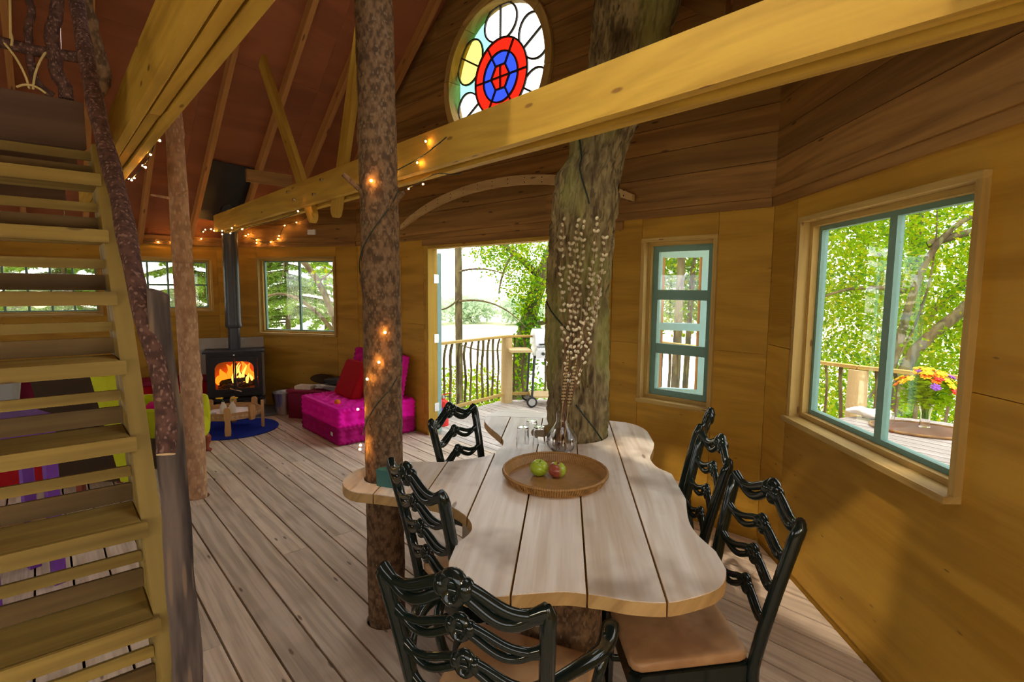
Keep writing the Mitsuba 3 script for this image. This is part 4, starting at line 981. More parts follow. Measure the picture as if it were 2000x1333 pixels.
for s in (-1, 1):
    dr_ = sbox(0.002, 0.248, 0.268, 0.717) if s > 0 else sbox(-0.268, 0.248, -0.002, 0.717)
    hole_ = arch(0).intersection(sbox(0.018, 0, 1, 1) if s > 0 else sbox(-1, 0, -0.018, 1))
    dk = part(sv, 'door', prism(dr_.difference(hole_), 0.022, -0.024), 'm_black', M=MD)
    v, f = trimesh.creation.triangulate_polygon(hole_.buffer(0.003), engine='earcut')
    part(sv, 'door_glass', (np.c_[v, np.full(len(v), -0.014)], f), 'm_pane', M=MD)
part(sv, 'door_handle', move(tube([(-0.06, 0.305, 0.012), (0.0, 0.285, 0.03), (0.075, 0.262, 0.035)], 0.009, 8), None), 'm_zinc', M=MD, smooth=40)
part(sv, 'badge', move(lathe([(0, 0), (0.008, 0), (0.008, 0.003), (0, 0.003)], 12), None, (0.0, 0.738, -0.006)), 'm_zinc', M=MD)
for x in (-0.20, 0.12): part(sv, 'firebrick', move(cbox((0.30, 0.03, 0.42), 0.003), None, (x + 0.04, 0.14, 0.45)), 'm_brick', M=MSB)
for s in (-1, 1): part(sv, 'firebrick', move(cbox((0.03, 0.26, 0.42), 0.003), None, (s * 0.285, 0.0, 0.45)), 'm_brick', M=MSB)
for i, (a, b, r_) in enumerate((((-0.2, 0.02, 0.285), (0.16, -0.05, 0.30), 0.04), ((-0.10, -0.07, 0.30), (0.22, 0.06, 0.33), 0.042), ((-0.19, 0.06, 0.34), (0.12, 0.0, 0.39), 0.036), ((0.20, 0.05, 0.34), (0.02, 0.02, 0.47), 0.034))):
    lg = thing('burning_log', ['burning log at the left of the stove fire', 'burning log lying to the right in the stove', 'burning log on top of the stove fire', 'burning log leaning up on the right in the stove'][i], 'log', 'logs burning in the stove')
    part(lg, 'wood', tube(spline([a, (np.array(a) + b) / 2 + [0, 0, 0.006], b], 8), r_, 9), 'm_ember', M=MSB, smooth=40)
def ember(p, n, uv):
    return mix((0.03, 0.015, 0.01), (0.5, 0.12, 0.02), smoothstep(0.5, 0.8, fbm(p.x * 40, p.y * 40, p.z * 40)))
mat('m_ember', two({'type': 'diffuse', 'reflectance': proc(ember)}))
FIRE = 0.24
def flame(x, y, z, h, w, seed, col, kname='flames'):
    zz_ = np.linspace(0, 1, 10); rr = w * np.sin(np.pi * np.clip(zz_ * 0.85 + 0.12, 0, 1)) ** 1.2 + 0.0015
    p = np.c_[x + 0.05 * h * np.sin(zz_ * 5 + seed) * zz_ * 3, y + 0.02 * np.cos(zz_ * 4 + seed), z + h * zz_]
    return tube(p, rr, 7, flat=(1, 0.55))
rf = random.Random(3)
fl = thing('fire', 'orange and yellow flames behind the stove glass', 'fire')
for nm, col, lst in (('yellow_flame', (6.0, 2.6, 0.35), [(0.06, 0.02, 0.33, 0.26, 0.022), (0.10, 0.0, 0.36, 0.22, 0.018), (0.02, 0.03, 0.36, 0.25, 0.016), (0.14, -0.02, 0.33, 0.14, 0.02), (-0.03, 0.0, 0.34, 0.20, 0.013), (0.19, 0.0, 0.36, 0.09, 0.018)]),
                     ('orange_flame', (5.0, 0.75, 0.03), [(-0.15, 0.07, 0.33, 0.20, 0.05), (-0.08, 0.08, 0.32, 0.27, 0.05), (0.0, 0.09, 0.33, 0.30, 0.05), (0.17, 0.08, 0.33, 0.26, 0.05), (0.22, 0.06, 0.33, 0.16, 0.04), (-0.2, 0.06, 0.32, 0.14, 0.04), (0.09, 0.09, 0.35, 0.28, 0.045)])):
    part(fl, nm, cat([flame(*q, rf.uniform(0, 6), col) for q in lst]), 'm_dark', M=MSB, smooth=True, emitter={'type': 'area', 'radiance': rgb(*[FIRE * c / 4 for c in col]), 'sampling_weight': 0.5}, kind='stuff', label=nm.replace('_', ' ') + 's')
fp = thing('flue_pipe', 'black flue pipe rising from the stove through the roof lining', 'pipe')
part(fp, 'pipe', move(lathe([(0, 0), (0.072, 0), (0.072, 0.30), (0, 0.30)], 32), None, (0.0, 0.06, z1 + 0.0255)), 'm_steelblack', M=MSB, smooth=40)
part(fp, 'sleeve', move(lathe([(0, 0), (0.088, 0), (0.098, 0.012), (0.098, 0.06), (0.094, 0.068), (0.094, 2.05), (0, 2.05)], 36), None, (0.0, 0.06, z1 + 0.31)), 'm_steelblack', M=MSB, smooth=40)
fx, fy = (MSB @ [0, 0.06, 0, 1])[:2]
g = RN * 0.705; off = RZ - g @ RIDGE
part(fp, 'flashing_plate', prism(Polygon([uw(u_, w_) for u_, w_ in ((7.06, 1.6), (7.9, 1.6), (7.9, 2.06), (7.06, 2.06))]).difference(Point(fx, fy).buffer(0.10)), 0.006, -0.03), 'm_black', M=shear(g, off))
# kindling bucket
t = thing('metal_bucket', 'galvanised metal bucket on the floor between the stove and the dark red chest', 'bucket')
bp = np.array([-3.05, 7.02])
part(t, 'body', move(lathe([(0, 0.004), (0.10, 0.004), (0.10, 0), (0.105, 0.004), (0.145, 0.29), (0.152, 0.295), (0.152, 0.30), (0.141, 0.30), (0.102, 0.012), (0, 0.012)], 36), None, (*bp, 0.001)), 'm_zinc', smooth=40)
a = np.linspace(0, math.pi, 20)
part(t, 'handle', tube(np.c_[bp[0] + 0.15 * np.cos(a), np.full(20, bp[1]) - 0.10 * np.sin(a), 0.285 + 0.03 * np.sin(a)], 0.004, 6), 'm_zinc', smooth=True)
# low dark red chest with papers
t = thing('low_chest', 'low dark crimson chest below the window, heaped with papers', 'chest')
cw = WA.p(0.37, 0, 0.27)[:2]
RA = np.stack([WA.d, WA.n], 1); MA = np.eye(4); MA[:2, 0] = WA.d; MA[:2, 1] = WA.n; MA[:2, 3] = cw
part(t, 'body', move(cbox((0.68, 0.42, 0.34), 0.006), None, (0.05, 0.0, 0.171)), 'm_crimson', M=MA)
part(t, 'lid', move(cbox((0.71, 0.46, 0.03), 0.006), None, (0.05, 0.0, 0.3565)), 'm_crimson', M=MA)
ZC = 0.372
for i, (x, y, a_, w2, d2, bs, lab, c_) in enumerate(((0.22, 0.07, 0.1, 0.22, 0.17, 'm_cream', 'pale book lying at the left end of the chest beside the bucket', 'book'), (-0.02, -0.02, 0.5, 0.26, 0.20, 'm_white', 'crumpled newspaper in the middle of the chest', 'newspaper'),
                                  (-0.17, 0.05, -0.4, 0.24, 0.18, 'm_greyfabric', 'grey folded newspaper on the chest near the red cushion', 'newspaper'))):
    k = thing(c_, lab, c_)
    h_ = 0.045 if c_ == 'book' else 0.02
    for j in range(1 if c_ == 'book' else 4):
        v, f = cbox((w2, d2, h_ if c_ == 'book' else 0.006), 0.001)
        v = v.copy()
        if c_ != 'book': v[:, 2] += j * 0.012 + 0.03 * np.clip(v[:, 0] / w2 + 0.3, 0, 1) ** 2 + 0.003
        else: v[:, 2] += h_ / 2
        part(k, 'sheet' if c_ != 'book' else 'block', move((v, f), rotz(a_ + j * 0.25), (x - j * 0.01, y, ZC + 0.0005)), bs, M=MA)
k = thing('dark_bag', 'crumpled dark bag lying on the chest', 'bag')
v, f = ball((0, 0, 0), 1.0, 3, (0.17, 0.12, 0.055)); v = v + (meshkit.fbm(v * 9, 3, 2)[:, None] - 0.5) * 0.06; v[:, 2] -= v[:, 2].min()
part(k, 'cloth', move((v, f), None, (0.08, -0.12, ZC + 0.03)), 'm_brownfabric', M=MA, smooth=True)
k = thing('dark_coat', 'dark folded blanket on the chest behind the red cushion', 'blanket')
v, f = ball((0, 0, 0), 1.0, 3, (0.20, 0.14, 0.06)); v = v + (meshkit.fbm(v * 8, 3, 7)[:, None] - 0.5) * 0.06; v[:, 2] -= v[:, 2].min()
part(k, 'cloth', move((v, f), None, (-0.20, -0.05, ZC + 0.03)), 'm_black', M=MA, smooth=True)

# ------------------------------------------------------------------ pink futon seat
P0, P1, P2 = [(-1.944, 5.664), (-1.032, 6.31), (-2.726, 6.524)]
P0, P1, P2 = map(np.array, (P0, P1, P2))
fx_ = unit([0.745, 0.667]); L1 = 0.90
fy_ = np.array([-fx_[1], fx_[0]]); L2 = 1.0
MF = np.eye(4); MF[:2, 0] = fx_; MF[:2, 1] = fy_; MF[:2, 3] = P0 + np.array([0.11, -0.105])
def tufted(w, d, h, seed, nx=6, ny=6, puff=0.036):
    """Square-edged futon cushion with rolled piping-like edges and tuft dimples in its sides and top."""
    v, f = [], []
    m = trimesh.creation.box((w, d, h))
    m = m.subdivide_to_size(0.022) if hasattr(m, 'subdivide_to_size') else m
    v = np.array(m.vertices); f = np.array(m.faces)
    hx, hy, hz = w / 2, d / 2, h / 2
    n = np.stack([np.where(np.abs(np.abs(v[:, 0]) - hx) < 1e-6, np.sign(v[:, 0]), 0), np.where(np.abs(np.abs(v[:, 1]) - hy) < 1e-6, np.sign(v[:, 1]), 0), np.where(np.abs(np.abs(v[:, 2]) - hz) < 1e-6, np.sign(v[:, 2]), 0)], 1)
    edge = (np.abs(n).sum(1) > 1)
    nn = n / np.maximum(np.linalg.norm(n, axis=1, keepdims=True), 1e-9)
    ex = np.minimum.reduce([np.where(n[:, 0] == 0, hx - np.abs(v[:, 0]), 9), np.where(n[:, 1] == 0, hy - np.abs(v[:, 1]), 9), np.where(n[:, 2] == 0, hz - np.abs(v[:, 2]), 9)])
    ex = np.where(edge, 0, ex)
    roll = 0.027 * np.exp(-(ex / 0.022) ** 2) - 0.010 * np.exp(-((ex - 0.05) / 0.02) ** 2)
    tuft = 0.5 + 0.5 * np.cos(v[:, 0] / w * 2 * np.pi * nx) * np.where(n[:, 2] != 0, np.cos(v[:, 1] / d * 2 * np.pi * ny), 1)
    tuft = np.where(np.abs(n[:, 0]) > 0, 0.5 + 0.5 * np.cos(v[:, 1] / d * 2 * np.pi * ny), tuft)
    mid = np.clip(ex / 0.05, 0, 1)
    dsp = roll + mid * (puff * tuft ** 0.5 - 0.012) + 0.006 * (meshkit.fbm(v * 25, 2, seed) - 0.5) + 0.007 * np.sin(120 * (v[:, 0] + v[:, 1] + v[:, 2])) * np.exp(-(ex / 0.03) ** 2)
    v = v + nn * dsp[:, None]
    v[:, 2] += hz; v[:, 2] -= v[:, 2].min()
    return v, f
H1 = 0.15
t = thing('futon_mattress', 'dark magenta tufted futon mattress on the floor, lower of the pink stack', 'futon', 'stacked pink futon cushions')
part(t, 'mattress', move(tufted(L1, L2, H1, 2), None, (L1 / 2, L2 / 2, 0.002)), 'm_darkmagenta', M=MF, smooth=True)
part(t, 'care_tag', move(cbox((0.003, 0.05, 0.04), 0.0005), None, (-0.03, 0.13, 0.115)), 'm_white', M=MF, label='small white care tag')
HB = 0.185
t = thing('futon_mattress', 'bright magenta tufted futon mattress, upper of the pink stack', 'futon', 'stacked pink futon cushions')
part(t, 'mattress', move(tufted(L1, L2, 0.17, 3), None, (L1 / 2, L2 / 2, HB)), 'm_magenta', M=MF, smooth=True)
HT = HB + 0.20
t = thing('futon_back_cushion', 'shade-painted magenta tufted back cushion leaning against the wall on the pink seat beside the doorway', 'cushion')
Rb = np.array([[0, 0, 1], [1, 0, 0], [0, 1, 0]])                   # long side along y, height along z, thickness along x
Ry = np.array([[math.cos(0.2), 0, math.sin(0.2)], [0, 1, 0], [-math.sin(0.2), 0, math.cos(0.2)]])
v, f = tufted(0.96, 0.50, 0.16, 5, 5, 3); v = v - [0, 0, 0.08]
v, f = move(move((v, f), Rb), Ry); v[:, 2] -= v[:, 2].min(); v[:, 0] -= v[:, 0].max()
part(t, 'cushion', (v + [L1 - 0.02, L2 / 2, HT - 0.03], f), 'm_cushionshade', M=MF, smooth=True)
plain('m_cushionshade', (0.50, 0.006, 0.20), 0.85, 0.2, sheen=0.3)  # magenta darkened, the shade on the cushion front is in this colour
t = thing('red_pillow', 'plain red pillow leaning against the back cushion, half behind the pillar', 'pillow')
v, f = cushion(0.50, 0.46, 0.13, 0.05, 0.03); v = v - [0, 0, 0.065]
v, f = move(move((v, f), Rb), np.array([[math.cos(0.42), 0, math.sin(0.42)], [0, 1, 0], [-math.sin(0.42), 0, math.cos(0.42)]])); v[:, 2] -= v[:, 2].min(); v[:, 0] -= v[:, 0].max()
part(t, 'pillow', (v + [L1 - 0.30, L2 * 0.62, HT - 0.01], f), 'm_red', M=MF, smooth=True)
t = thing('orange_ball', 'small orange fruit lying on the pink seat', 'orange')
op = (-1.944, 5.847)
part(t, 'fruit', ball((op[0], op[1], HT + 0.035), 0.035, 2, (1, 1, 0.94)), 'm_orange', smooth=True)
part(t, 'stem_end', ball((op[0] - 0.012, op[1] - 0.02, HT + 0.062), 0.004, 1), 'm_stalk')

# ------------------------------------------------------------------ carved low table on the blue rug
RUG = np.array((-3.331, 6.236))
t = thing('round_rug', 'round dark blue rug on the floorboards in front of the stove', 'rug')
a = np.linspace(0, 2 * np.pi, 72, endpoint=False)
part(t, 'pile', loft([np.c_[RUG[0] + r_ * np.cos(a), RUG[1] + r_ * np.sin(a), np.full(72, z)] for r_, z in ((0.50, 0.001), (0.505, 0.006), (0.50, 0.012), (0.3, 0.013))]), 'm_blue', smooth=50)
t = thing('coffee_table', 'low round carved wooden table with a white inset top on the blue rug', 'table')
CT = np.array((-3.325, 6.19)); HTB = 0.27; RT = 0.335; NS = 8
part(t, 'top', move(lathe([(0, 0.198), (RT - 0.03, 0.198), (RT - 0.03, 0.215), (0, 0.215)], 8), rotz(math.pi / 8), (*CT, 0)), 'm_white', label='white inset top')
for k in range(NS):
    a0, a1 = math.pi / 8 + k * math.pi / 4, math.pi / 8 + (k + 1) * math.pi / 4
    p0, p1 = CT + RT * np.array([math.cos(a0), math.sin(a0)]), CT + RT * np.array([math.cos(a1), math.sin(a1)])
    d = unit(p1 - p0)
    side = part(t, 'side', bar((*(p0 + d * 0.012), 0.222), (*(p1 - d * 0.012), 0.222), 0.018, 0.085), 'm_carved', axis=(d[0], d[1], 0))
    Mk = np.diag([0.0, 0, 0, 1]); Mk[:2, 0] = d; Mk[:3, 1] = [0, 0, 1]; Mk[:2, 2] = [d[1], -d[0]]; Mk[:2, 3] = (p0 + p1) / 2
    if Mk[:2, 2] @ ((p0 + p1) / 2 - CT) < 0: Mk[:2, 2] *= -1
    cv = [prism(affinity.translate(affinity.rotate(sbox(-0.022, -0.0022, 0.022, 0.0022), r_), x, 0.222), 0.002, 0.0088) for x in (-0.075, -0.03, 0.03, 0.075) for r_ in (0, 45, 90, 135)]
    part(t, 'carving', cat(cv), 'm_cutwood', M=Mk, kind='stuff', label='carved star rosettes')
    long_ = k % 2 == 0
    prof = Polygon([(-0.028, 0.0 if long_ else 0.15), (0.028, 0.0 if long_ else 0.15), (0.034, 0.05 if long_ else 0.17), (0.026, 0.16), (0.036, 0.20), (0.036, 0.29)] + [(0.036 * math.cos(x), 0.295 + 0.03 * math.sin(x)) for x in np.linspace(0, math.pi, 9)] + [(-0.036, 0.29), (-0.036, 0.20), (-0.026, 0.16), (-0.034, 0.05 if long_ else 0.17)])
    rr_ = np.array([math.cos(a0), math.sin(a0)]); Ml = np.diag([0.0, 0, 0, 1]); Ml[:2, 0] = [-rr_[1], rr_[0]]; Ml[:3, 1] = [0, 0, 1]; Ml[:2, 2] = rr_; Ml[:2, 3] = CT + rr_ * (RT - 0.008); Ml[2, 3] = 0.0132
    part(t, 'leg' if long_ else 'post', prism(prof, 0.032, 0), 'm_carved', axis=(0, 1, 0), M=Ml)
woodmat('m_carved', (0.55, 0.31, 0.12), (0.42, 0.22, 0.08), (0.25, 0.12, 0.04), streak=30.0, knots=0, vary=0.25)
for i, (dx, lab) in enumerate(((-0.065, 'small cream bottle vase with a yellow flower, left one on the low table'), (0.045, 'small cream bottle vase with a yellow flower, right one on the low table'))):
    vv = thing('bottle_vase', lab, 'vase', 'cream bottle vases on the low table')
    vx, vy = CT + np.array([0.83, 0.55]) * dx + np.array([0, -0.02 - 0.03 * i])
    part(vv, 'bottle', move(lathe([(0, 0), (0.034, 0), (0.037, 0.006), (0.037, 0.075), (0.030, 0.095), (0.018, 0.11), (0.016, 0.125), (0.018, 0.13), (0.013, 0.13), (0.012, 0.11), (0, 0.10)], 24), None, (vx, vy, 0.2155)), 'm_cream', smooth=40)
    fw = thing('yellow_flower', 'yellow flower standing in the ' + ('left' if i == 0 else 'right') + ' cream vase', 'flower', 'yellow flowers on the low table')
    part(fw, 'stem', tube(spline([(vx, vy, 0.325), (vx + 0.005, vy, 0.36), (vx + 0.03 * (1 if i else -1), vy - 0.01, 0.385)], 8), 0.003, 6), 'm_stalk')
    hc = np.array([vx + 0.034 * (1 if i else -1), vy - 0.012, 0.392])
    pet = []
    for k in range(14):
        b = k * 2 * math.pi / 14
        pet.append(move(ball((0.024, 0, 0.0), 0.02, 1, (1, 0.34, 0.12)), rotz(b) @ rotx(0) , hc + [0, 0, 0.004 * (k % 2)]))
    part(fw, 'petals', cat(pet), 'm_yellow', kind='stuff', label='ring of yellow petals')
    part(fw, 'flower_eye', ball(hc + [0, 0, 0.006], 0.011, 1, (1, 1, 0.5)), 'm_orange')
sm = thing('matchbox', 'tiny grey box beside the vases on the low table', 'box')
part(sm, 'box', move(cbox((0.05, 0.035, 0.018), 0.001), rotz(0.4), (CT[0] - 0.13, CT[1] - 0.12, 0.2155 + 0.0092)), 'm_greyfabric')

# ------------------------------------------------------------------ seats behind the stairs
def local(px_, ang):
    M = np.eye(4); M[:2, :2] = rotz(ang)[:2, :2]; M[:2, 3] = px_; return M
AC = np.array([-3.42, 5.0])
t = thing('lime_armchair', 'lime green armchair with dark piping and turned wooden feet behind the slim pole', 'armchair')
ML = local(AC, math.radians(-82))
def lb(cx, cy, z0_, a, b, h, name, bs='m_lime', r_=0.05, puff=0.01, R=None):
    v, f = cushion(a, b, h, min(r_, a * 0.45, b * 0.45), puff)
    if R is not None: v = np.asarray(v) @ R.T
    part(t, name, move((v, f), None, (cx, cy, z0_)), bs, M=ML, smooth=50)
lb(0.0, 0.0, 0.17, 0.72, 0.72, 0.20, 'seat_base'); lb(0.0, 0.03, 0.375, 0.50, 0.58, 0.11, 'seat_cushion', 'm_lime', 0.05, 0.02)
lb(-0.36, 0.0, 0.171, 0.13, 0.70, 0.42, 'arm'); lb(0.36, 0.0, 0.171, 0.13, 0.70, 0.42, 'arm')
lb(0.0, -0.33, 0.172, 0.74, 0.14, 0.72, 'back')
part(t, 'piping', tube(np.array([(0.37 * math.cos(x), -0.405, 0.60 + 0.30 * math.sin(x)) for x in np.linspace(0, math.pi, 24)]), 0.007, 6), 'm_brownfabric', M=ML, smooth=True, label='dark piping along the back')
for sx_ in (-1, 1):
    for sy_ in (-1, 1):
        part(t, 'foot', tube(spline([(sx_ * 0.31, sy_ * 0.31, 0.172), (sx_ * 0.335, sy_ * 0.335, 0.12), (sx_ * 0.325, sy_ * 0.325, 0.05), (sx_ * 0.345, sy_ * 0.345, 0.0)], 10), [0.034, 0.036, 0.034, 0.03, 0.026, 0.022, 0.02, 0.02, 0.024, 0.026], 10), 'm_mahogany', M=ML, smooth=True, label='reddish turned foot')
t = thing('pink_throw', 'bright pink cloth lying on the seat of the lime armchair', 'throw')
v, f = ball((0, 0, 0), 1.0, 3, (0.16, 0.12, 0.05)); v = v + (meshkit.fbm(v * 9, 3, 5)[:, None] - 0.5) * 0.05; v[:, 2] -= v[:, 2].min()
part(t, 'cloth', move((v, f), None, (0.02, 0.08, 0.508)), 'm_magenta', M=ML, smooth=True)
# red chest against the left wall
t = thing('red_chest', 'dark red chest against the left wall behind the lime armchair', 'chest')
MT = np.eye(4); MT[:2, 0] = WZ.d; MT[:2, 1] = WZ.n; MT[:2, 3] = WZ.p(0.80, 0, 0.30)[:2]
part(t, 'body', move(cbox((0.80, 0.42, 0.46), 0.006), None, (0, 0, 0.231)), 'm_red', M=MT); part(t, 'lid', move(cbox((0.84, 0.46, 0.05), 0.012), None, (0, 0, 0.4865)), 'm_crimson', M=MT)
# slanted lounge chair, its dark back towards the viewer
t = thing('lounge_chair', 'dark brown upholstered chair with a lime green edge, its back seen through the stairs', 'chair')
LX, LY = -3.22, 3.95
ML3 = np.diag([0.0, 0, 0, 1]); ML3[0, 0] = 1; ML3[2, 1] = 1; ML3[1, 2] = -1; ML3[:3, 3] = (LX, LY, 0)       # local (x, z, towards the viewer)
sk = lambda x, z: (x - 0.22 * (z - 0.6), z)
part(t, 'back', prism(Polygon([sk(-0.27, 0.22), sk(0.19, 0.22), sk(0.19, 1.03), sk(-0.27, 1.0)]), 0.10, -0.05), 'm_brownfabric', M=ML3)
part(t, 'back_edge', prism(Polygon([sk(0.191, 0.22), sk(0.31, 0.22), sk(0.30, 1.02), sk(0.191, 1.035)]), 0.11, -0.055), 'm_lime', M=ML3, label='lime green edge of the back')
part(t, 'seat', move(cushion(0.54, 0.50, 0.17, 0.05, 0.02), None, (LX + 0.10, LY + 0.31, 0.22)), 'm_brownfabric', smooth=50)
for sx_ in (-0.16, 0.34):
    for sy_ in (0.10, 0.52): part(t, 'foot', move(cbox((0.05, 0.05, 0.22), 0.004), None, (LX + sx_, LY + sy_, 0.11)), 'm_mahogany')
# daybed with cushions
t = thing('red_daybed', 'low daybed with a red cover at the far left, seen through the stairs', 'daybed')
DX, DY = -4.42, 4.62
part(t, 'base', move(cbox((1.15, 0.72, 0.24), 0.006), None, (DX, DY, 0.1205)), 'm_red')
part(t, 'mattress', move(cushion(1.18, 0.74, 0.22, 0.05, 0.02), None, (DX, DY, 0.241)), 'm_red', smooth=50)
t = thing('crimson_cushion', 'crimson cushion leaning on the daybed, seen between two stair treads', 'cushion')
part(t, 'cover', move(move(cushion(0.50, 0.50, 0.14, 0.05, 0.04), rotx(math.radians(68))), rotz(0.5), (DX + 0.22, DY - 0.05, 0.72)), 'm_crimson', smooth=True)
t = thing('grey_cushion', 'pale grey square cushion at the far left, seen between two stair treads', 'cushion')
part(t, 'cover', move(move(cushion(0.46, 0.46, 0.12, 0.05, 0.04), rotx(math.radians(72))), rotz(0.35), (DX + 0.20, DY - 0.42, 0.74)), 'm_greyfabric', smooth=True)
t = thing('purple_stool', 'tall purple painted stool at the far left, seen between the stair treads', 'stool')
PS = np.array([-2.80, 2.86])
MP = local(PS, math.radians(-30))
part(t, 'top', move(cbox((0.42, 0.36, 0.04), 0.006), None, (0, 0, 0.96)), 'm_purple', M=MP)
for sx_ in (-0.17, 0.17):
    for sy_ in (-0.14, 0.14): part(t, 'leg', move(cbox((0.06, 0.06, 0.939), 0.004), None, (sx_, sy_, 0.4698)), 'm_purple', M=MP)
for zz_ in (0.88, 0.30):
    for sy_ in (-0.14, 0.14): part(t, 'apron', move(cbox((0.279, 0.02, 0.12), 0.003), None, (0, sy_, zz_)), 'm_purple' if zz_ > 0.5 else 'm_orangewood', M=MP)
    for sx_ in (-0.17, 0.17): part(t, 'apron', move(cbox((0.02, 0.219, 0.12), 0.003), None, (sx_, 0, zz_)), 'm_purple' if zz_ > 0.5 else 'm_orangewood', M=MP)


# ================================================================== fairy lights, small fittings, added fill lamps
def string(label, cables, bulbs, r=0.0062):
    t = thing('fairy_lights', label, 'fairy lights')
    for c in cables: part(t, 'cable', tube(spline(c, max(12, 6 * len(c))), 0.0028, 6), 'm_cable', smooth=True)
    part(t, 'bulbs', cat([ball(b, r, 1) for b in bulbs]), 'm_dark', emitter={'type': 'area', 'radiance': rgb(16.0, 7.5, 1.6), 'sampling_weight': 0.3}, kind='stuff', label='tiny warm glowing bulbs')
def pil(z, a, o=0.006): return np.array([-0.64 + (0.088 + o) * math.cos(a), 2.60 + (0.088 + o) * math.sin(a), z])
hx = [pil(2.16 - 0.95 * x, -0.2 - 1.6 * x * 4.4, 0.01) for x in np.linspace(0, 1, 60)]
string('string of fairy lights winding down the bark-covered pillar', [hx, [pil(1.21, -0.2 - 7.04, 0.01), pil(1.10, -1.9, 0.012), pil(0.98, -2.6, 0.012)]],
       [(a, 2.49, b) for a, b in [(-0.627, 1.348), (-0.596, 1.489), (-0.684, 1.267), (-0.649, 2.185)]] + [(a, 2.52, b) for a, b in [(-0.74, 1.114)]] + [(a, 2.515, b) for a, b in [(-0.729, 0.939), (-0.732, 0.918)]])
F1 = [(-0.358, 2.926, 2.499), (-0.446, 3.025, 2.465), (-0.556, 3.149, 2.433), (-0.648, 3.253, 2.418), (-0.759, 3.378, 2.399), (-0.824, 3.451, 2.388)]
F1b = [(-0.29, 3.007, 2.331), (-0.388, 3.118, 2.348), (-0.45, 3.188, 2.362), (-0.539, 3.288, 2.346), (-0.649, 3.412, 2.326), (-0.778, 3.557, 2.306), (-0.832, 3.618, 2.296)]
string('string of fairy lights looped along the middle of the tie beam right of the pillar', [F1, F1b], list([(-0.493, 3.074, 2.516), (-0.552, 3.14, 2.414), (-0.757, 3.371, 2.41)]) + list([(-0.654, 3.402, 2.314), (-0.543, 3.278, 2.32), (-0.791, 3.557, 2.292)]))
F2 = [(-5.688, 8.926, 2.46), (-4.591, 7.69, 2.415), (-4.069, 7.102, 2.415), (-3.658, 6.639, 2.388), (-3.201, 6.124, 2.319), (-2.867, 5.748, 2.314), (-2.572, 5.415, 2.31), (-2.165, 4.956, 2.306), (-1.781, 4.525, 2.322)]
F2b = [WA.p(s, z, 0.05) for s, z in [(1.716, 2.409), (1.596, 2.379), (1.47, 2.323), (1.248, 2.307), (1.12, 2.373), (1.028, 2.514), (0.849, 2.558), (0.685, 2.649)]]
string('string of fairy lights bunched at the stove end of the tie beam', [F2[1:], F2b], list([(-4.392, 7.46, 2.352), (-4.15, 7.187, 2.322), (-4.06, 7.086, 2.406), (-3.982, 6.998, 2.424), (-3.784, 6.775, 2.408), (-3.684, 6.663, 2.378), (-3.428, 6.374, 2.349), (-3.433, 6.379, 2.308), (-3.148, 6.059, 2.346), (-3.196, 6.112, 2.295), (-2.886, 5.763, 2.305), (-1.8, 4.54, 2.328)]) + [WA.p(s, z, 0.055) for s, z in [(1.632, 2.386), (1.591, 2.406), (1.466, 2.329), (1.468, 2.288), (1.245, 2.299), (1.133, 2.339), (1.116, 2.38), (1.025, 2.514), (0.846, 2.551)]], 0.0075)
F3 = [(-1.64, 2.563, 2.403), (-1.74, 2.675, 2.426), (-1.798, 2.741, 2.394), (-1.916, 2.873, 2.363), (-2.103, 3.084, 2.355), (-2.349, 3.361, 2.358), (-2.542, 3.579, 2.387)]
string('string of fairy lights hanging from the side tie beam near the handrail', [F3], list([(-1.681, 2.609, 2.385), (-1.917, 2.875, 2.449), (-1.868, 2.82, 2.371), (-2.05, 3.024, 2.359), (-1.993, 2.961, 2.337), (-2.442, 3.467, 2.372), (-2.367, 3.382, 2.349), (-2.29, 3.296, 2.345)]))
F4 = [WZ.p(s, z, 0.045) for s, z in [(1.115, 2.303), (1.047, 2.275), (0.863, 2.266), (0.717, 2.274), (0.619, 2.306)]]
string('fairy lights along the trim above the left windows', [F4], [WZ.p(s, z, 0.05) for s, z in [(1.048, 2.268), (0.863, 2.259), (0.718, 2.267)]], 0.0075)
jz = (0.643, 2.425)
t = thing('junction_box', 'small white switch box on the boards above the two-pane window', 'box')
part(t, 'cover', move(cbox((0.115, 0.07, 0.03), 0.003), None, (jz[0], jz[1], 0.022)), 'm_white', M=WA.M())

def fill_lantern(label, x, y, z, r, power, cord=None):  # lanterns added out of view to brighten the interior
    t = thing('added_paper_lantern', label, 'fill_lamp')
    a = np.linspace(0.12, math.pi - 0.12, 22)
    prof = [(r * math.sin(x_) * (1 - 0.02 * (k % 2)), -r * math.cos(x_)) for k, x_ in enumerate(a)]
    part(t, 'shade', move(lathe(prof, 32), None, (x, y, z)), 'm_white', emitter={'type': 'area', 'radiance': rgb(*[power * c for c in (1.0, 0.86, 0.62)]), 'sampling_weight': 3.0})
    if cord:
        part(t, 'cord', tube([(x, y, z + r * 0.98), (x, y, cord)], 0.004, 6), 'm_cable')
    else:
        part(t, 'pole', tube([(x, y, 0.02), (x, y, z - r * 0.98)], 0.012, 8), 'm_black')
        part(t, 'foot', move(lathe([(0, 0), (0.15, 0), (0.15, 0.015), (0.02, 0.03), (0, 0.03)], 24), None, (x, y, 0.0005)), 'm_black')
fill_lantern('added paper globe fill lamp behind the viewpoint on the right', 0.75, -0.85, 1.35, 0.20, 14.0 * FILL_LAMP)
fill_lantern('added paper globe fill lamp behind the viewpoint on the left', -1.9, -0.55, 1.35, 0.20, 6.5 * FILL_LAMP)
fill_lantern('added paper globe fill lamp hanging high under the ridge', -1.35, 3.55, 3.9, 0.17, 1.5 * FILL_LAMP, 4.8)

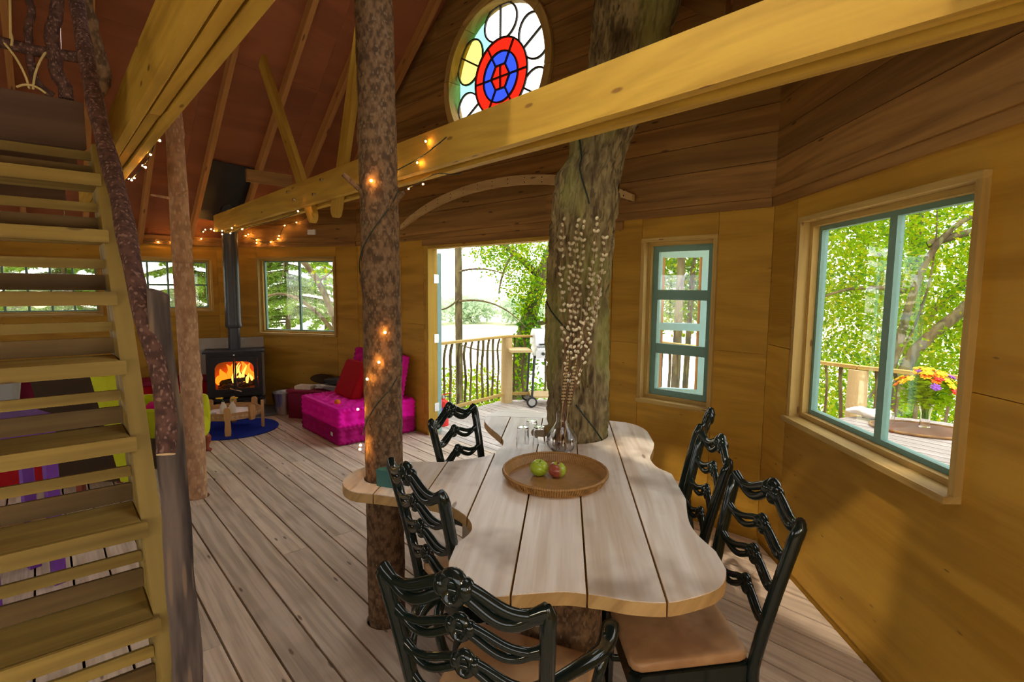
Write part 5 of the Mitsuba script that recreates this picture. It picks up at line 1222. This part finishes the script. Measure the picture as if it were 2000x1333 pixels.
# ================================================================== outside: deck, railing, things on it
DK = [(-1.25, 6.35), (-0.07, 7.95), (1.5, 8.15), (3.27, 4.97), (4.9, 3.1), (4.9, -0.5), (1.75, -0.5), (1.75, 2.0), (1.9, 3.55)]
DKP = Polygon(DK).union(Polygon([(-2.0, 6.9), (-1.25, 6.35), (3, 4), (1.9, 3.5), (1.68, 3.485)]).buffer(0)).difference(ROOMP.buffer(0.122, join_style=2))
DKP = DKP.buffer(0.12, join_style=2).difference(ROOMP.buffer(0.122, join_style=2))
dk = struct('deck', 'grey timber deck outside the doorway and the windows')
boards('deck', DKP, 'board', 'm_deck', 0.0, 0.118, -1.0, 7.5, 0.008, -0.012, 0.03, {}, None, 9, maxlen=4.0)
part('deck', 'frame', prism(DKP.buffer(-0.05), 0.1, -0.16), 'm_dark')
def railing(name, label, p0, p1, post_end=True, sp=0.14, seed=1, post_start=False, r=0.05):
    t = thing(name, label, 'railing', None)
    p0, p1 = np.array(p0), np.array(p1); L = np.linalg.norm(p1 - p0); d = (p1 - p0) / L
    q = lambda s, z: np.array([*(p0 + d * s), z])
    part(t, 'handrail', bar(q(0, 0.985), q(L, 0.985), 0.10, 0.036, c=0.006), 'm_frame', axis=(*d, 0))
    part(t, 'bottom_rail', bar(q(0.02, 0.115), q(L - 0.02, 0.115), 0.045, 0.045), 'm_frame', axis=(*d, 0))
    rr = random.Random(seed); s = sp * 0.7
    while s < L - 0.09:
        off = np.array([-d[1], d[0]]) * 0.034
        pts = [q(s + rr.uniform(-0.02, 0.02), z) + np.r_[off + d * 0, 0] * (1 if z < 0.9 else 0.3) for z in (0.06, 0.3, 0.55, 0.8, 0.965)]
        part(t, 'baluster', tube(spline(pts, 12), rr.uniform(0.012, 0.019), 7), 'm_outbark', smooth=True)
        s += sp * rr.uniform(0.85, 1.15)
    for e, s in ((post_start, 0.0), (post_end, L)):
        if e: part(t, 'post', tube([q(s, -0.012), q(s, 0.5), q(s, 0.966)], [r * 1.3, r * 1.25, r * 1.2], 14), 'm_postwood', smooth=40)
    return t
woodmat('m_postwood', (0.62, 0.47, 0.24), (0.5, 0.36, 0.17), (0.3, 0.2, 0.1), streak=20.0, knots=0.02, vary=0.1)
railing('deck_railing', 'deck railing of crooked sticks left in the doorway view, ending at a stout post', (-1.12, 6.52), (-0.075, 7.93), True, 0.125, 2, r=0.068)
railing('deck_railing', 'deck railing of crooked sticks behind the barbecue', (-0.075, 7.93), (1.5, 8.12), True, 0.165, 3)
railing('deck_railing', 'deck railing beyond the tall three-pane window', (1.5, 8.12), (3.27, 4.97), True, 0.16, 4, r=0.07)
railing('deck_railing', 'deck railing outside the large right window behind the flowers', (3.27, 4.97), (4.85, 3.15), True, 0.19, 5)

# barbecue
t = thing('barbecue', 'steel gas barbecue on wheels on the deck, partly hidden by the living tree', 'barbecue')
bo = np.array([0.285, 7.60]); ba = math.radians(8)
MB = local(bo, ba)
def bb(cx, cy, cz, a, b, c, name, bs, ch=0.006, **k): part(t, name, move(cbox((a, b, c), ch), None, (cx, cy, cz)), bs, M=MB, **k)
for x in (0.0, 0.72):
    for y in (0.0, 0.42): part(t, 'leg', move(tube([(x + 0.01, y, 0.08), (x + 0.04, y, 0.74)], 0.017, 8), None), 'm_steelblack', M=MB, smooth=40)
for y in (-0.03, 0.45):
    part(t, 'wheel', move(lathe([(0, -0.018), (0.055, -0.018), (0.078, -0.014), (0.078, 0.014), (0.055, 0.018), (0, 0.018)], 24), rotx(math.pi / 2), (0.005, y, 0.067)), 'm_black', M=MB, smooth=40)
    part(t, 'hub_cap', move(lathe([(0, -0.02), (0.052, -0.019), (0.052, 0.019), (0, 0.02)], 24), rotx(math.pi / 2), (0.005, y, 0.067)), 'm_greyfabric', M=MB, smooth=40)
bb(0.40, 0.21, 0.78, 0.66, 0.46, 0.16, 'fire_box', 'm_steel'); bb(0.40, -0.03, 0.765, 0.70, 0.035, 0.115, 'control_panel', 'm_steel')
for x in (0.16, 0.40, 0.64): part(t, 'knob', move(lathe([(0, 0), (0.024, 0), (0.02, 0.03), (0, 0.03)], 16), rotx(math.pi / 2), (x, -0.048, 0.77)), 'm_steelblack', M=MB, smooth=40)
bb(-0.15, 0.2, 0.80, 0.32, 0.40, 0.035, 'side_shelf', 'm_postwood'); bb(0.38, 0.21, 0.13, 0.72, 0.42, 0.03, 'lower_shelf', 'm_postwood')
lid = Polygon([(-0.235, 0), (0.235, 0)] + [(0.235 * math.cos(a), 0.03 + 0.215 * math.sin(a)) for a in np.linspace(0.05, math.pi - 0.05, 20)])
ML2 = MB @ np.array([[0, 0, 1, 0.05], [1, 0, 0, 0.21], [0, 1, 0, 0.872], [0, 0, 0, 1.0]])
part(t, 'lid', prism(lid, 0.70, 0), 'm_steel', M=ML2, smooth=40)
bb(0.40, -0.05, 0.905, 0.6, 0.025, 0.025, 'lid_handle', 'm_steelblack', 0.01)
# fire extinguisher
t = thing('fire_extinguisher', 'red fire extinguisher standing on the deck beside the open door leaf', 'fire extinguisher')
ex, ey = (-0.849, 6.524)
part(t, 'cylinder', move(lathe([(0, 0), (0.062, 0), (0.066, 0.01), (0.066, 0.27), (0.055, 0.31), (0.025, 0.33), (0.022, 0.345), (0, 0.345)], 28), None, (ex, ey, -0.0115)), 'm_brightred', smooth=40)
part(t, 'label_band', move(lathe([(0.0663, 0.17), (0.0668, 0.171), (0.0668, 0.235), (0.0663, 0.236)], 28), None, (ex, ey, -0.0115)), 'm_violet', label='dark blue and violet label band')
part(t, 'valve', move(lathe([(0, 0.345), (0.02, 0.345), (0.02, 0.375), (0, 0.375)], 14), None, (ex, ey, -0.0115)), 'm_zinc')
part(t, 'lever', bar((ex - 0.02, ey, 0.37), (ex + 0.09, ey, 0.40), 0.02, 0.012), 'm_brightred'); part(t, 'lever', bar((ex - 0.02, ey, 0.355), (ex + 0.09, ey, 0.352), 0.02, 0.010), 'm_black')
part(t, 'hose', tube(spline([(ex - 0.02, ey, 0.35), (ex - 0.075, ey - 0.01, 0.30), (ex - 0.078, ey - 0.02, 0.18), (ex - 0.072, ey - 0.02, 0.08)], 16), 0.008, 8), 'm_black', smooth=True)
# deck table outside the right window
t = thing('deck_table', 'round slatted wooden table on the deck outside the large right window', 'table')
DT = np.array([2.78, 3.42]); RD_ = 0.62
sdir = unit([0.55, -0.83]); sper = np.array([-sdir[1], sdir[0]])
for k in range(-6, 7):
    a, b = k * 0.098 - 0.045, k * 0.098 + 0.045
    q = Point(DT).buffer(RD_, 32).intersection(Polygon([DT + sper * a - sdir, DT + sper * b - sdir, DT + sper * b + sdir, DT + sper * a + sdir]))
    part(t, 'slat', prism(q, 0.024, 0.716), 'm_deck', axis=(*sdir, 0))
part(t, 'frame_ring', prism(Point(DT).buffer(0.5, 32).difference(Point(DT).buffer(0.42, 32)), 0.05, 0.665), 'm_deck', axis=(1, 0, 0))
for k in range(4):
    a = math.pi / 4 + k * math.pi / 2; p = DT + 0.46 * np.array([math.cos(a), math.sin(a)])
    part(t, 'leg', bar((*p, -0.012), (*p, 0.664), 0.06, 0.06, up=(0, 1, 0)), 'm_deck', axis=(0, 0, 1))
DZ = 0.741
fxy = np.array((2.906, 3.671))
t = thing('placemat', 'oval dark woven placemat under the flower vase on the deck table', 'placemat')
mx = np.array((2.845, 3.615))
part(t, 'mat', prism(affinity.rotate(affinity.scale(Point(mx).buffer(1, 32), 0.30, 0.21), -30), 0.012, DZ), 'm_twig', axis=(1, 0, 0))
part(t, 'edge', tube(np.c_[np.array(affinity.rotate(affinity.scale(Point(mx).buffer(1, 32), 0.30, 0.21), -30).exterior.coords), np.full(129, DZ + 0.012)], 0.009, 6, caps=False), 'm_wicker', smooth=True)
t = thing('flower_vase', 'tall clear glass vase of yellow, red and violet flowers on the deck table', 'vase')
part(t, 'glass', move(lathe([(0, 0), (0.032, 0), (0.034, 0.004), (0.028, 0.04), (0.03, 0.10), (0.048, 0.17), (0.056, 0.185), (0.053, 0.185), (0.045, 0.17), (0.027, 0.10), (0.025, 0.04), (0.028, 0.012), (0, 0.012)], 28), None, (*fxy, DZ + 0.0125)), 'm_glass', smooth=40)
rb = random.Random(6)
fz0 = DZ + 0.0125
heads = []
for i in range(38):
    a = rb.uniform(0, 6.28); r_ = 0.17 * math.sqrt(rb.random()); h_ = 0.30 + 0.10 * (1 - (r_ / 0.17) ** 2) + rb.uniform(-0.025, 0.02)
    heads.append((fxy[0] + r_ * math.cos(a), fxy[1] + r_ * math.sin(a), fz0 + h_))
cols = (['m_yellow'] * 4 + ['m_brightred', 'm_orange', 'm_yellow', 'm_violet', 'm_yellow', 'm_orange']) * 4
for i, (h_, c_) in enumerate(zip(heads, cols)):
    cn = {'m_yellow': 'yellow', 'm_orange': 'orange', 'm_brightred': 'red', 'm_violet': 'violet'}[c_]
    fwr = thing('cut_flower', f'{cn} cut flower in the bouquet outside the large right window', 'flower', f'{cn} flowers of the bouquet on the deck table')
    h_ = np.array(h_); n_ = unit(h_ - np.array([*fxy, fz0 + 0.12])); F = frame(n_)
    part(fwr, 'stem', tube(spline([(fxy[0] + (h_[0] - fxy[0]) * 0.1, fxy[1] + (h_[1] - fxy[1]) * 0.1, fz0 + 0.06), (fxy[0] + (h_[0] - fxy[0]) * 0.22, fxy[1] + (h_[1] - fxy[1]) * 0.22, fz0 + 0.18), h_ - n_ * 0.004], 8), 0.0028, 5), 'm_stalk')
    part(fwr, 'petals', cat([move(ball((0.017, 0, 0.004 + 0.006 * (k % 2)), 0.017, 1, (1, 0.5, 0.3)), F @ rotz(k * 2 * math.pi / 11), h_) for k in range(11)]), c_, kind='stuff', label=f'{cn} petals')
lv = []
for i in range(420):
    a = rb.uniform(0, 6.28); r_ = 0.15 * math.sqrt(rb.random()); z = fz0 + rb.uniform(0.17, 0.36) - 0.5 * max(0, r_ - 0.1)
    c0 = np.array([fxy[0] + r_ * math.cos(a), fxy[1] + r_ * math.sin(a), z]); F = frame(unit([rb.gauss(0, 1), rb.gauss(0, 1), rb.gauss(0.3, 1)]))
    q = np.array([[-0.03, 0, 0], [0, -0.012, 0], [0.03, 0, 0], [0, 0.012, 0]]) @ F.T + c0
    lv.append((q, np.array([[0, 1, 2], [0, 2, 3]])))
part(t, 'greenery', cat(lv), 'm_leaf', kind='stuff', label='green leaves filling the bouquet')
nx_ = np.array((2.713, 3.96))
t = thing('paper_napkin', 'crumpled pale napkin on the deck table left of the flowers', 'napkin')
v, f = ball((0, 0, 0), 1, 3, (0.16, 0.10, 0.03)); v = v + (meshkit.fbm(v * 14, 3, 3)[:, None] - 0.5) * 0.07; v[:, 2] -= v[:, 2].min()
part(t, 'paper', move((v, f), rotz(-0.6), (*nx_, DZ)), 'm_white', M=None)
gx = (2.708, 3.749)
t = thing('deck_glass', 'small clear glass on the deck table beside the window bar', 'glass')
part(t, 'glass', move(lathe([(0, 0), (0.03, 0), (0.036, 0.10), (0.033, 0.10), (0.028, 0.008), (0, 0.008)], 24), None, (*gx, DZ)), 'm_glass', smooth=40)

# ------------------------------------------------------------------ ground and far things
struct('ground', 'pale straw-coloured meadow below the treehouse')
a = np.linspace(0, 2 * np.pi, 64, endpoint=False)
part('ground', 'meadow', loft([np.c_[4000 * np.cos(a), 4000 * np.sin(a), np.full(64, z)] for z in (-4.2, -3.2)]), 'm_ground')
def leaves(centers, size, seed, flat=0.5, aspect=0.55):
    r = np.random.default_rng(seed); n = len(centers)
    nrm = r.normal(size=(n, 3)) + [0, 0, flat]; nrm /= np.linalg.norm(nrm, axis=1, keepdims=True)
    t_ = np.cross(nrm, r.normal(size=(n, 3))); t_ /= np.linalg.norm(t_, axis=1, keepdims=True); b_ = np.cross(nrm, t_)
    s = size * r.uniform(0.6, 1.25, (n, 1))
    v = np.stack([centers - t_ * s, centers - b_ * s * aspect - nrm * s * 0.15, centers + t_ * s, centers + b_ * s * aspect - nrm * s * 0.15], 1).reshape(-1, 3)
    i = np.arange(n)[:, None] * 4
    return v, np.vstack([i + [0, 1, 2], i + [0, 2, 3]])
def clumps(boxes, n, per, spread, seed):
    """Leaf centres in clumps; boxes: list of (centre, radii)."""
    r = np.random.default_rng(seed); out = []
    for c, rad in boxes:
        k = max(1, n // len(boxes) // per)
        q = r.normal(size=(k, 3)); q /= np.linalg.norm(q, axis=1, keepdims=True); q *= r.uniform(0.25, 1, (k, 1)) ** 0.45
        cc = np.asarray(c) + q * np.asarray(rad)
        out.append((cc[:, None] + r.normal(size=(k, per, 3)) * spread * np.array([1.2, 1.2, 0.55])).reshape(-1, 3))
    return np.vstack(out)
def broad(label, trunk, rad, limbs, boxes, n, size, seed, mats=(('m_leaf', 0.6), ('m_leafdark', 0.22), ('m_leafyellow', 0.18)), per=14, spread=0.22, catg='tree', name='broadleaf_tree', bark='m_outbark', group=None):
    t = thing(name, label, catg, group)
    if trunk is not None: part(t, 'trunk', tube(spline(trunk, 24), np.interp(np.linspace(0, 1, 24), np.linspace(0, 1, len(rad)), rad), 12), bark, smooth=True)
    for lp, lr in limbs: part(t, 'limb', tube(spline(lp, 20), np.linspace(lr, lr * 0.4, 20), 8), bark, smooth=True)
    if n:
        C_ = clumps(boxes, n, per, spread, seed); r = np.random.default_rng(seed + 50); u = r.random(len(C_) // per).repeat(per); lo_ = 0
        for m_, fr in mats:
            sel = C_[(u >= lo_) & (u < lo_ + fr)]; lo_ += fr
            if len(sel): part(t, 'foliage', leaves(sel, size, seed + len(sel)), m_, kind='stuff')
    return t
def p3(q, y): return [(a, y, b) for a, b in q]
# seen through the doorway
broad('slender straight tree trunk beyond the railing in the doorway view', [(-1.0, 10.0, -3.3), (-1.0, 10.0, 0.5), (-1.02, 10.0, 4.0), (-1.02, 10.0, 7.0)], [0.085, 0.07, 0.06, 0.05],
      [([(-1.0, 9.95, 2.0), (-0.6, 9.8, 2.05), (0.0, 9.7, 1.9)], 0.018), ([(-1.0, 9.95, 1.5), (-1.4, 9.8, 1.3), (-1.7, 9.8, 1.5)], 0.018), ([(-1.0, 9.95, 1.45), (-0.3, 9.7, 1.4), (0.25, 9.6, 1.0)], 0.02), ([(-1.0, 9.95, 0.65), (-0.5, 9.8, 0.55), (0.0, 9.7, 0.6)], 0.012)], [], 0, 0.05, 1)
broad('leafy tree with an ivy-grown curved trunk beside the barbecue', [(0.05, 10.4, -3.3), (0.10, 10.4, -1.0), (0.22, 10.4, 0.6), (0.45, 10.4, 1.6), (0.85, 10.4, 2.6), (1.3, 10.4, 4.5)], [0.26, 0.22, 0.17, 0.15, 0.13, 0.09],
      [([(0.55, 10.4, 1.9), (0.1, 10.2, 2.3), (-0.45, 10.1, 2.65), (-1.0, 10.0, 2.75)], 0.075), ([(0.0, 10.15, 2.35), (-0.2, 10.0, 1.9), (-0.25, 9.9, 1.6)], 0.03), ([(0.3, 10.4, 0.95), (0.75, 10.2, 1.05), (1.2, 10.2, 0.9)], 0.05)],
      [((0.25, 10.2, 2.6), (0.9, 0.6, 0.5)), ((0.0, 10.2, 2.3), (0.6, 0.5, 0.35)), ((0.45, 10.1, 1.75), (0.3, 0.3, 0.3)), ((0.6, 10.3, 3.3), (1.5, 0.8, 0.7))], 5000, 0.036, 21)
broad('ivy climbing the curved trunk beside the barbecue', None, [], [], [((0.12, 10.25, -0.8), (0.3, 0.2, 0.7)), ((0.16, 10.25, 0.3), (0.26, 0.2, 0.6)), ((0.35, 10.25, 1.1), (0.22, 0.16, 0.45))], 1500, 0.05, 22, (('m_leaf', 0.5), ('m_leafdark', 0.5)), 8, 0.08, 'ivy', 'ivy')
for i, (c, rad, lab, mt) in enumerate((((-1.0, 10.6, -0.95), (1.2, 0.8, 1.1), 'sunny yellow-green bush behind the deck railing, left in the doorway view', (('m_leaf', 0.6), ('m_leafyellow', 0.4))),
                          ((0.5, 11.4, -1.3), (1.2, 0.8, 1.1), 'green bush behind the railing below the barbecue', (('m_leaf', 0.7), ('m_leafdark', 0.3))))):
    broad(lab, None, [], [([(c[0], c[1], -3.3), (c[0] + 0.1, c[1], c[2])], 0.06)], [(c, rad)], 6000, 0.04, 31 + i, mt, 10, 0.16, 'bush', 'bush')
for i, (x, y, r_) in enumerate(((-12.5, 70, 5.0), (-6.0, 75, 4.0), (1.5, 72, 4.2), (9, 80, 5.5))):
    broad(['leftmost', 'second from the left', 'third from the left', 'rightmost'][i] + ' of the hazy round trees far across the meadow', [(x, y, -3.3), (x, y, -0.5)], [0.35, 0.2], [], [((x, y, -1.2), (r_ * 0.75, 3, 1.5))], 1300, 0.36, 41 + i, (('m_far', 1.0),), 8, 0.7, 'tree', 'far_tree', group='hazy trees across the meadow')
# seen through the tall window right of the living tree
for i, (x, y, lean, w_) in enumerate(((2.78, 9.0, 0.02, 0.075), (3.02, 9.3, 0.05, 0.05), (3.26, 9.1, -0.02, 0.06))):
    broad('bare mossy trunk beyond the tall three-pane window, ' + ['left', 'middle', 'right'][i] + ' one of three', [(x, y, -3.3), (x + lean, y, 0.0), (x + lean * 2, y, 2.0), (x + lean * 4, y, 6)], [w_ * 1.2, w_, w_ * 0.8, w_ * 0.5], [], [((x + 0.1, y + 0.7, 1.9), (0.9, 0.5, 1.0))], 2200, 0.045, 51 + i, per=10)
# seen through the large right window
broad('big leafy tree outside the large right window, with a curving trunk at its right edge', [(5.0, 6.9, -3.3), (5.05, 6.9, 0.2), (5.3, 6.9, 1.0), (5.95, 6.9, 1.6), (6.15, 6.9, 2.6), (6.3, 6.9, 4.5)], [0.14, 0.085, 0.075, 0.07, 0.06, 0.04],
      [([(5.0, 7.0, 0.6), (5.15, 6.9, 1.6), (5.35, 6.8, 2.3), (6.2, 6.7, 2.75)], 0.06), ([(5.15, 7.0, 1.7), (4.7, 7.2, 1.75), (4.2, 7.3, 1.6)], 0.035), ([(5.3, 6.9, 2.3), (5.9, 6.6, 2.5), (6.6, 6.4, 2.55)], 0.05), ([(4.7, 7.0, 0.2), (5.2, 6.9, 1.2), (5.3, 6.8, 2.8)], 0.02)],
      [((4.6, 7.8, 2.4), (1.2, 0.9, 1.3)), ((5.8, 7.6, 2.6), (1.4, 0.9, 1.4)), ((6.6, 6.6, 2.2), (1.0, 0.8, 1.4)), ((5.2, 8.0, 0.8), (1.5, 0.8, 1.1)), ((6.4, 7.2, 0.6), (1.3, 0.8, 1.1))], 26000, 0.036, 61, (('m_leaf', 0.62), ('m_leafdark', 0.16), ('m_leafyellow', 0.22)))
broad('taller tree filling the background of the large right window', [(8.2, 11.0, -3.3), (8.3, 11.0, 1.0), (8.0, 11, 5)], [0.2, 0.15, 0.1], [([(8.2, 11, 1.5), (7.2, 10.8, 2.6), (6.2, 10.8, 3.4)], 0.1), ([(8.2, 11, 0.8), (9.2, 10.8, 2.0), (10, 10.8, 2.8)], 0.1)],
      [((6.6, 10.8, 2.2), (1.8, 1.0, 2.2)), ((8.6, 10.6, 2.4), (2.0, 1.0, 2.4)), ((10.5, 10.2, 2.0), (1.8, 1.0, 2.4)), ((8.0, 11, -0.5), (3.0, 1.0, 1.4)), ((7.5, 11, 4.2), (3.0, 1.0, 1.0))], 22000, 0.06, 62, (('m_leaf', 0.5), ('m_leafdark', 0.2), ('m_leafyellow', 0.3)), spread=0.3)
broad('shrub below the railing outside the large right window', None, [], [([(5.2, 6.4, -3.3), (5.2, 6.4, -0.4)], 0.05)], [((4.6, 6.4, -0.4), (1.2, 0.6, 0.9)), ((6.2, 5.6, -0.3), (1.2, 0.6, 0.9))], 8000, 0.038, 63, catg='bush', name='bush')
# seen through the windows by the stove and on the left
def conifer(label, x, y, h0, h1, rad, seed, n=46, tr=0.05, needle=0.05):
    t = thing('conifer', label, 'tree'); r = np.random.default_rng(seed)
    part(t, 'trunk', tube([(x, y, -3.3), (x, y, 1.5), (x, y, h1 + 1.0)], [tr * 1.3, tr, tr * 0.4], 10), 'm_outbark', smooth=True)
    br, cs = [], []
    for k in range(n):
        z = r.uniform(h0, h1); a = r.uniform(0, 6.28); L = rad * r.uniform(0.5, 1.0) * (1.15 - 0.4 * (z - h0) / (h1 - h0))
        d = np.array([math.cos(a), math.sin(a), 0]); s = np.linspace(0, 1, 9)
        p = np.array([x, y, z]) + d * L * s[:, None]; p[:, 2] -= 0.28 * L * s ** 1.6 - 0.08 * L * s
        br.append(tube(p, np.linspace(0.016, 0.004, 9), 4, caps=False))
        for q in range(5, 46):
            f_ = q / 45; c0 = np.array([np.interp(f_, s, p[:, i]) for i in range(3)]); sd = np.array([-d[1], d[0], 0]) * r.choice([-1, 1]); wl = 0.34 * (1.1 - f_) * r.uniform(0.4, 1.1)
            for j in range(9): cs.append(c0 + sd * wl * (j + r.random()) / 9 + d * wl * 0.5 * j / 9 - [0, 0, 0.25 * wl * j / 9 + 0.06 * r.random()])
    part(t, 'branches', cat(br), 'm_outbark', kind='stuff')
    part(t, 'needles', leaves(np.array(cs), needle, seed, 1.2, 0.22), 'm_needle', kind='stuff')
conifer('feathery conifer filling the left half of the two-pane window by the stove', -4.72, 11.2, -1.0, 3.2, 1.5, 71, 130)
conifer('conifer beyond the right half of the small-paned window left of the stove', -6.9, 11.4, -1.0, 3.6, 2.1, 72, 150, needle=0.06)
conifer('conifer farther left, seen past the handrail through the small-paned window', -9.2, 11.0, -1.0, 3.4, 2.2, 73, 150, needle=0.06)
conifer('conifer seen through the gaps of the stairs at the far left', -11.5, 10.4, -1.0, 3.4, 2.1, 74, 95)
conifer('hazy conifer far behind the two-pane window by the stove', -5.6, 16.0, -1.0, 4.2, 2.2, 75, 50, needle=0.07)
broad('bare dark tree limbs slanting across the right half of the two-pane window', [(-2.6, 9.0, -3.3), (-2.75, 9.0, -0.4), (-3.0, 9.0, 1.1), (-3.3, 9.0, 1.85), (-3.75, 9.0, 2.35), (-4.4, 9.0, 2.7)], [0.14, 0.11, 0.07, 0.06, 0.05, 0.035],
      [([(-2.72, 9.0, 0.2), (-3.0, 9.0, 0.9), (-3.4, 9.0, 1.35), (-3.75, 9.0, 1.55), (-4.2, 9.0, 1.5)], 0.05), ([(-3.25, 9, 1.8), (-3.0, 9, 2.0), (-2.8, 9, 2.3)], 0.02), ([(-3.9, 9.0, 2.4), (-3.85, 9, 1.9), (-4.0, 9, 1.6)], 0.012)], [((-2.9, 9.4, 2.2), (0.6, 0.4, 0.6)), ((-3.0, 9.6, 0.3), (0.8, 0.4, 0.5))], 900, 0.05, 76, per=8, name='bare_tree')
t = thing('board_fence', 'weathered board fence far beyond the left windows', 'fence')
rfn = random.Random(8)
for k in range(62):
    x = -17 + k * 0.15
    part(t, 'board', move(cbox((0.135, 0.025, 4.4), 0.002), None, (x, 13.6, -3.3 + 2.2 + rfn.uniform(-0.03, 0.03))), 'm_deck', axis=(0, 0, 1))
for z in (-2.5, 0.6): part(t, 'rail', move(cbox((9.3, 0.05, 0.09), 0.002), None, (-12.35, 13.64, z)), 'm_deck', axis=(1, 0, 0))
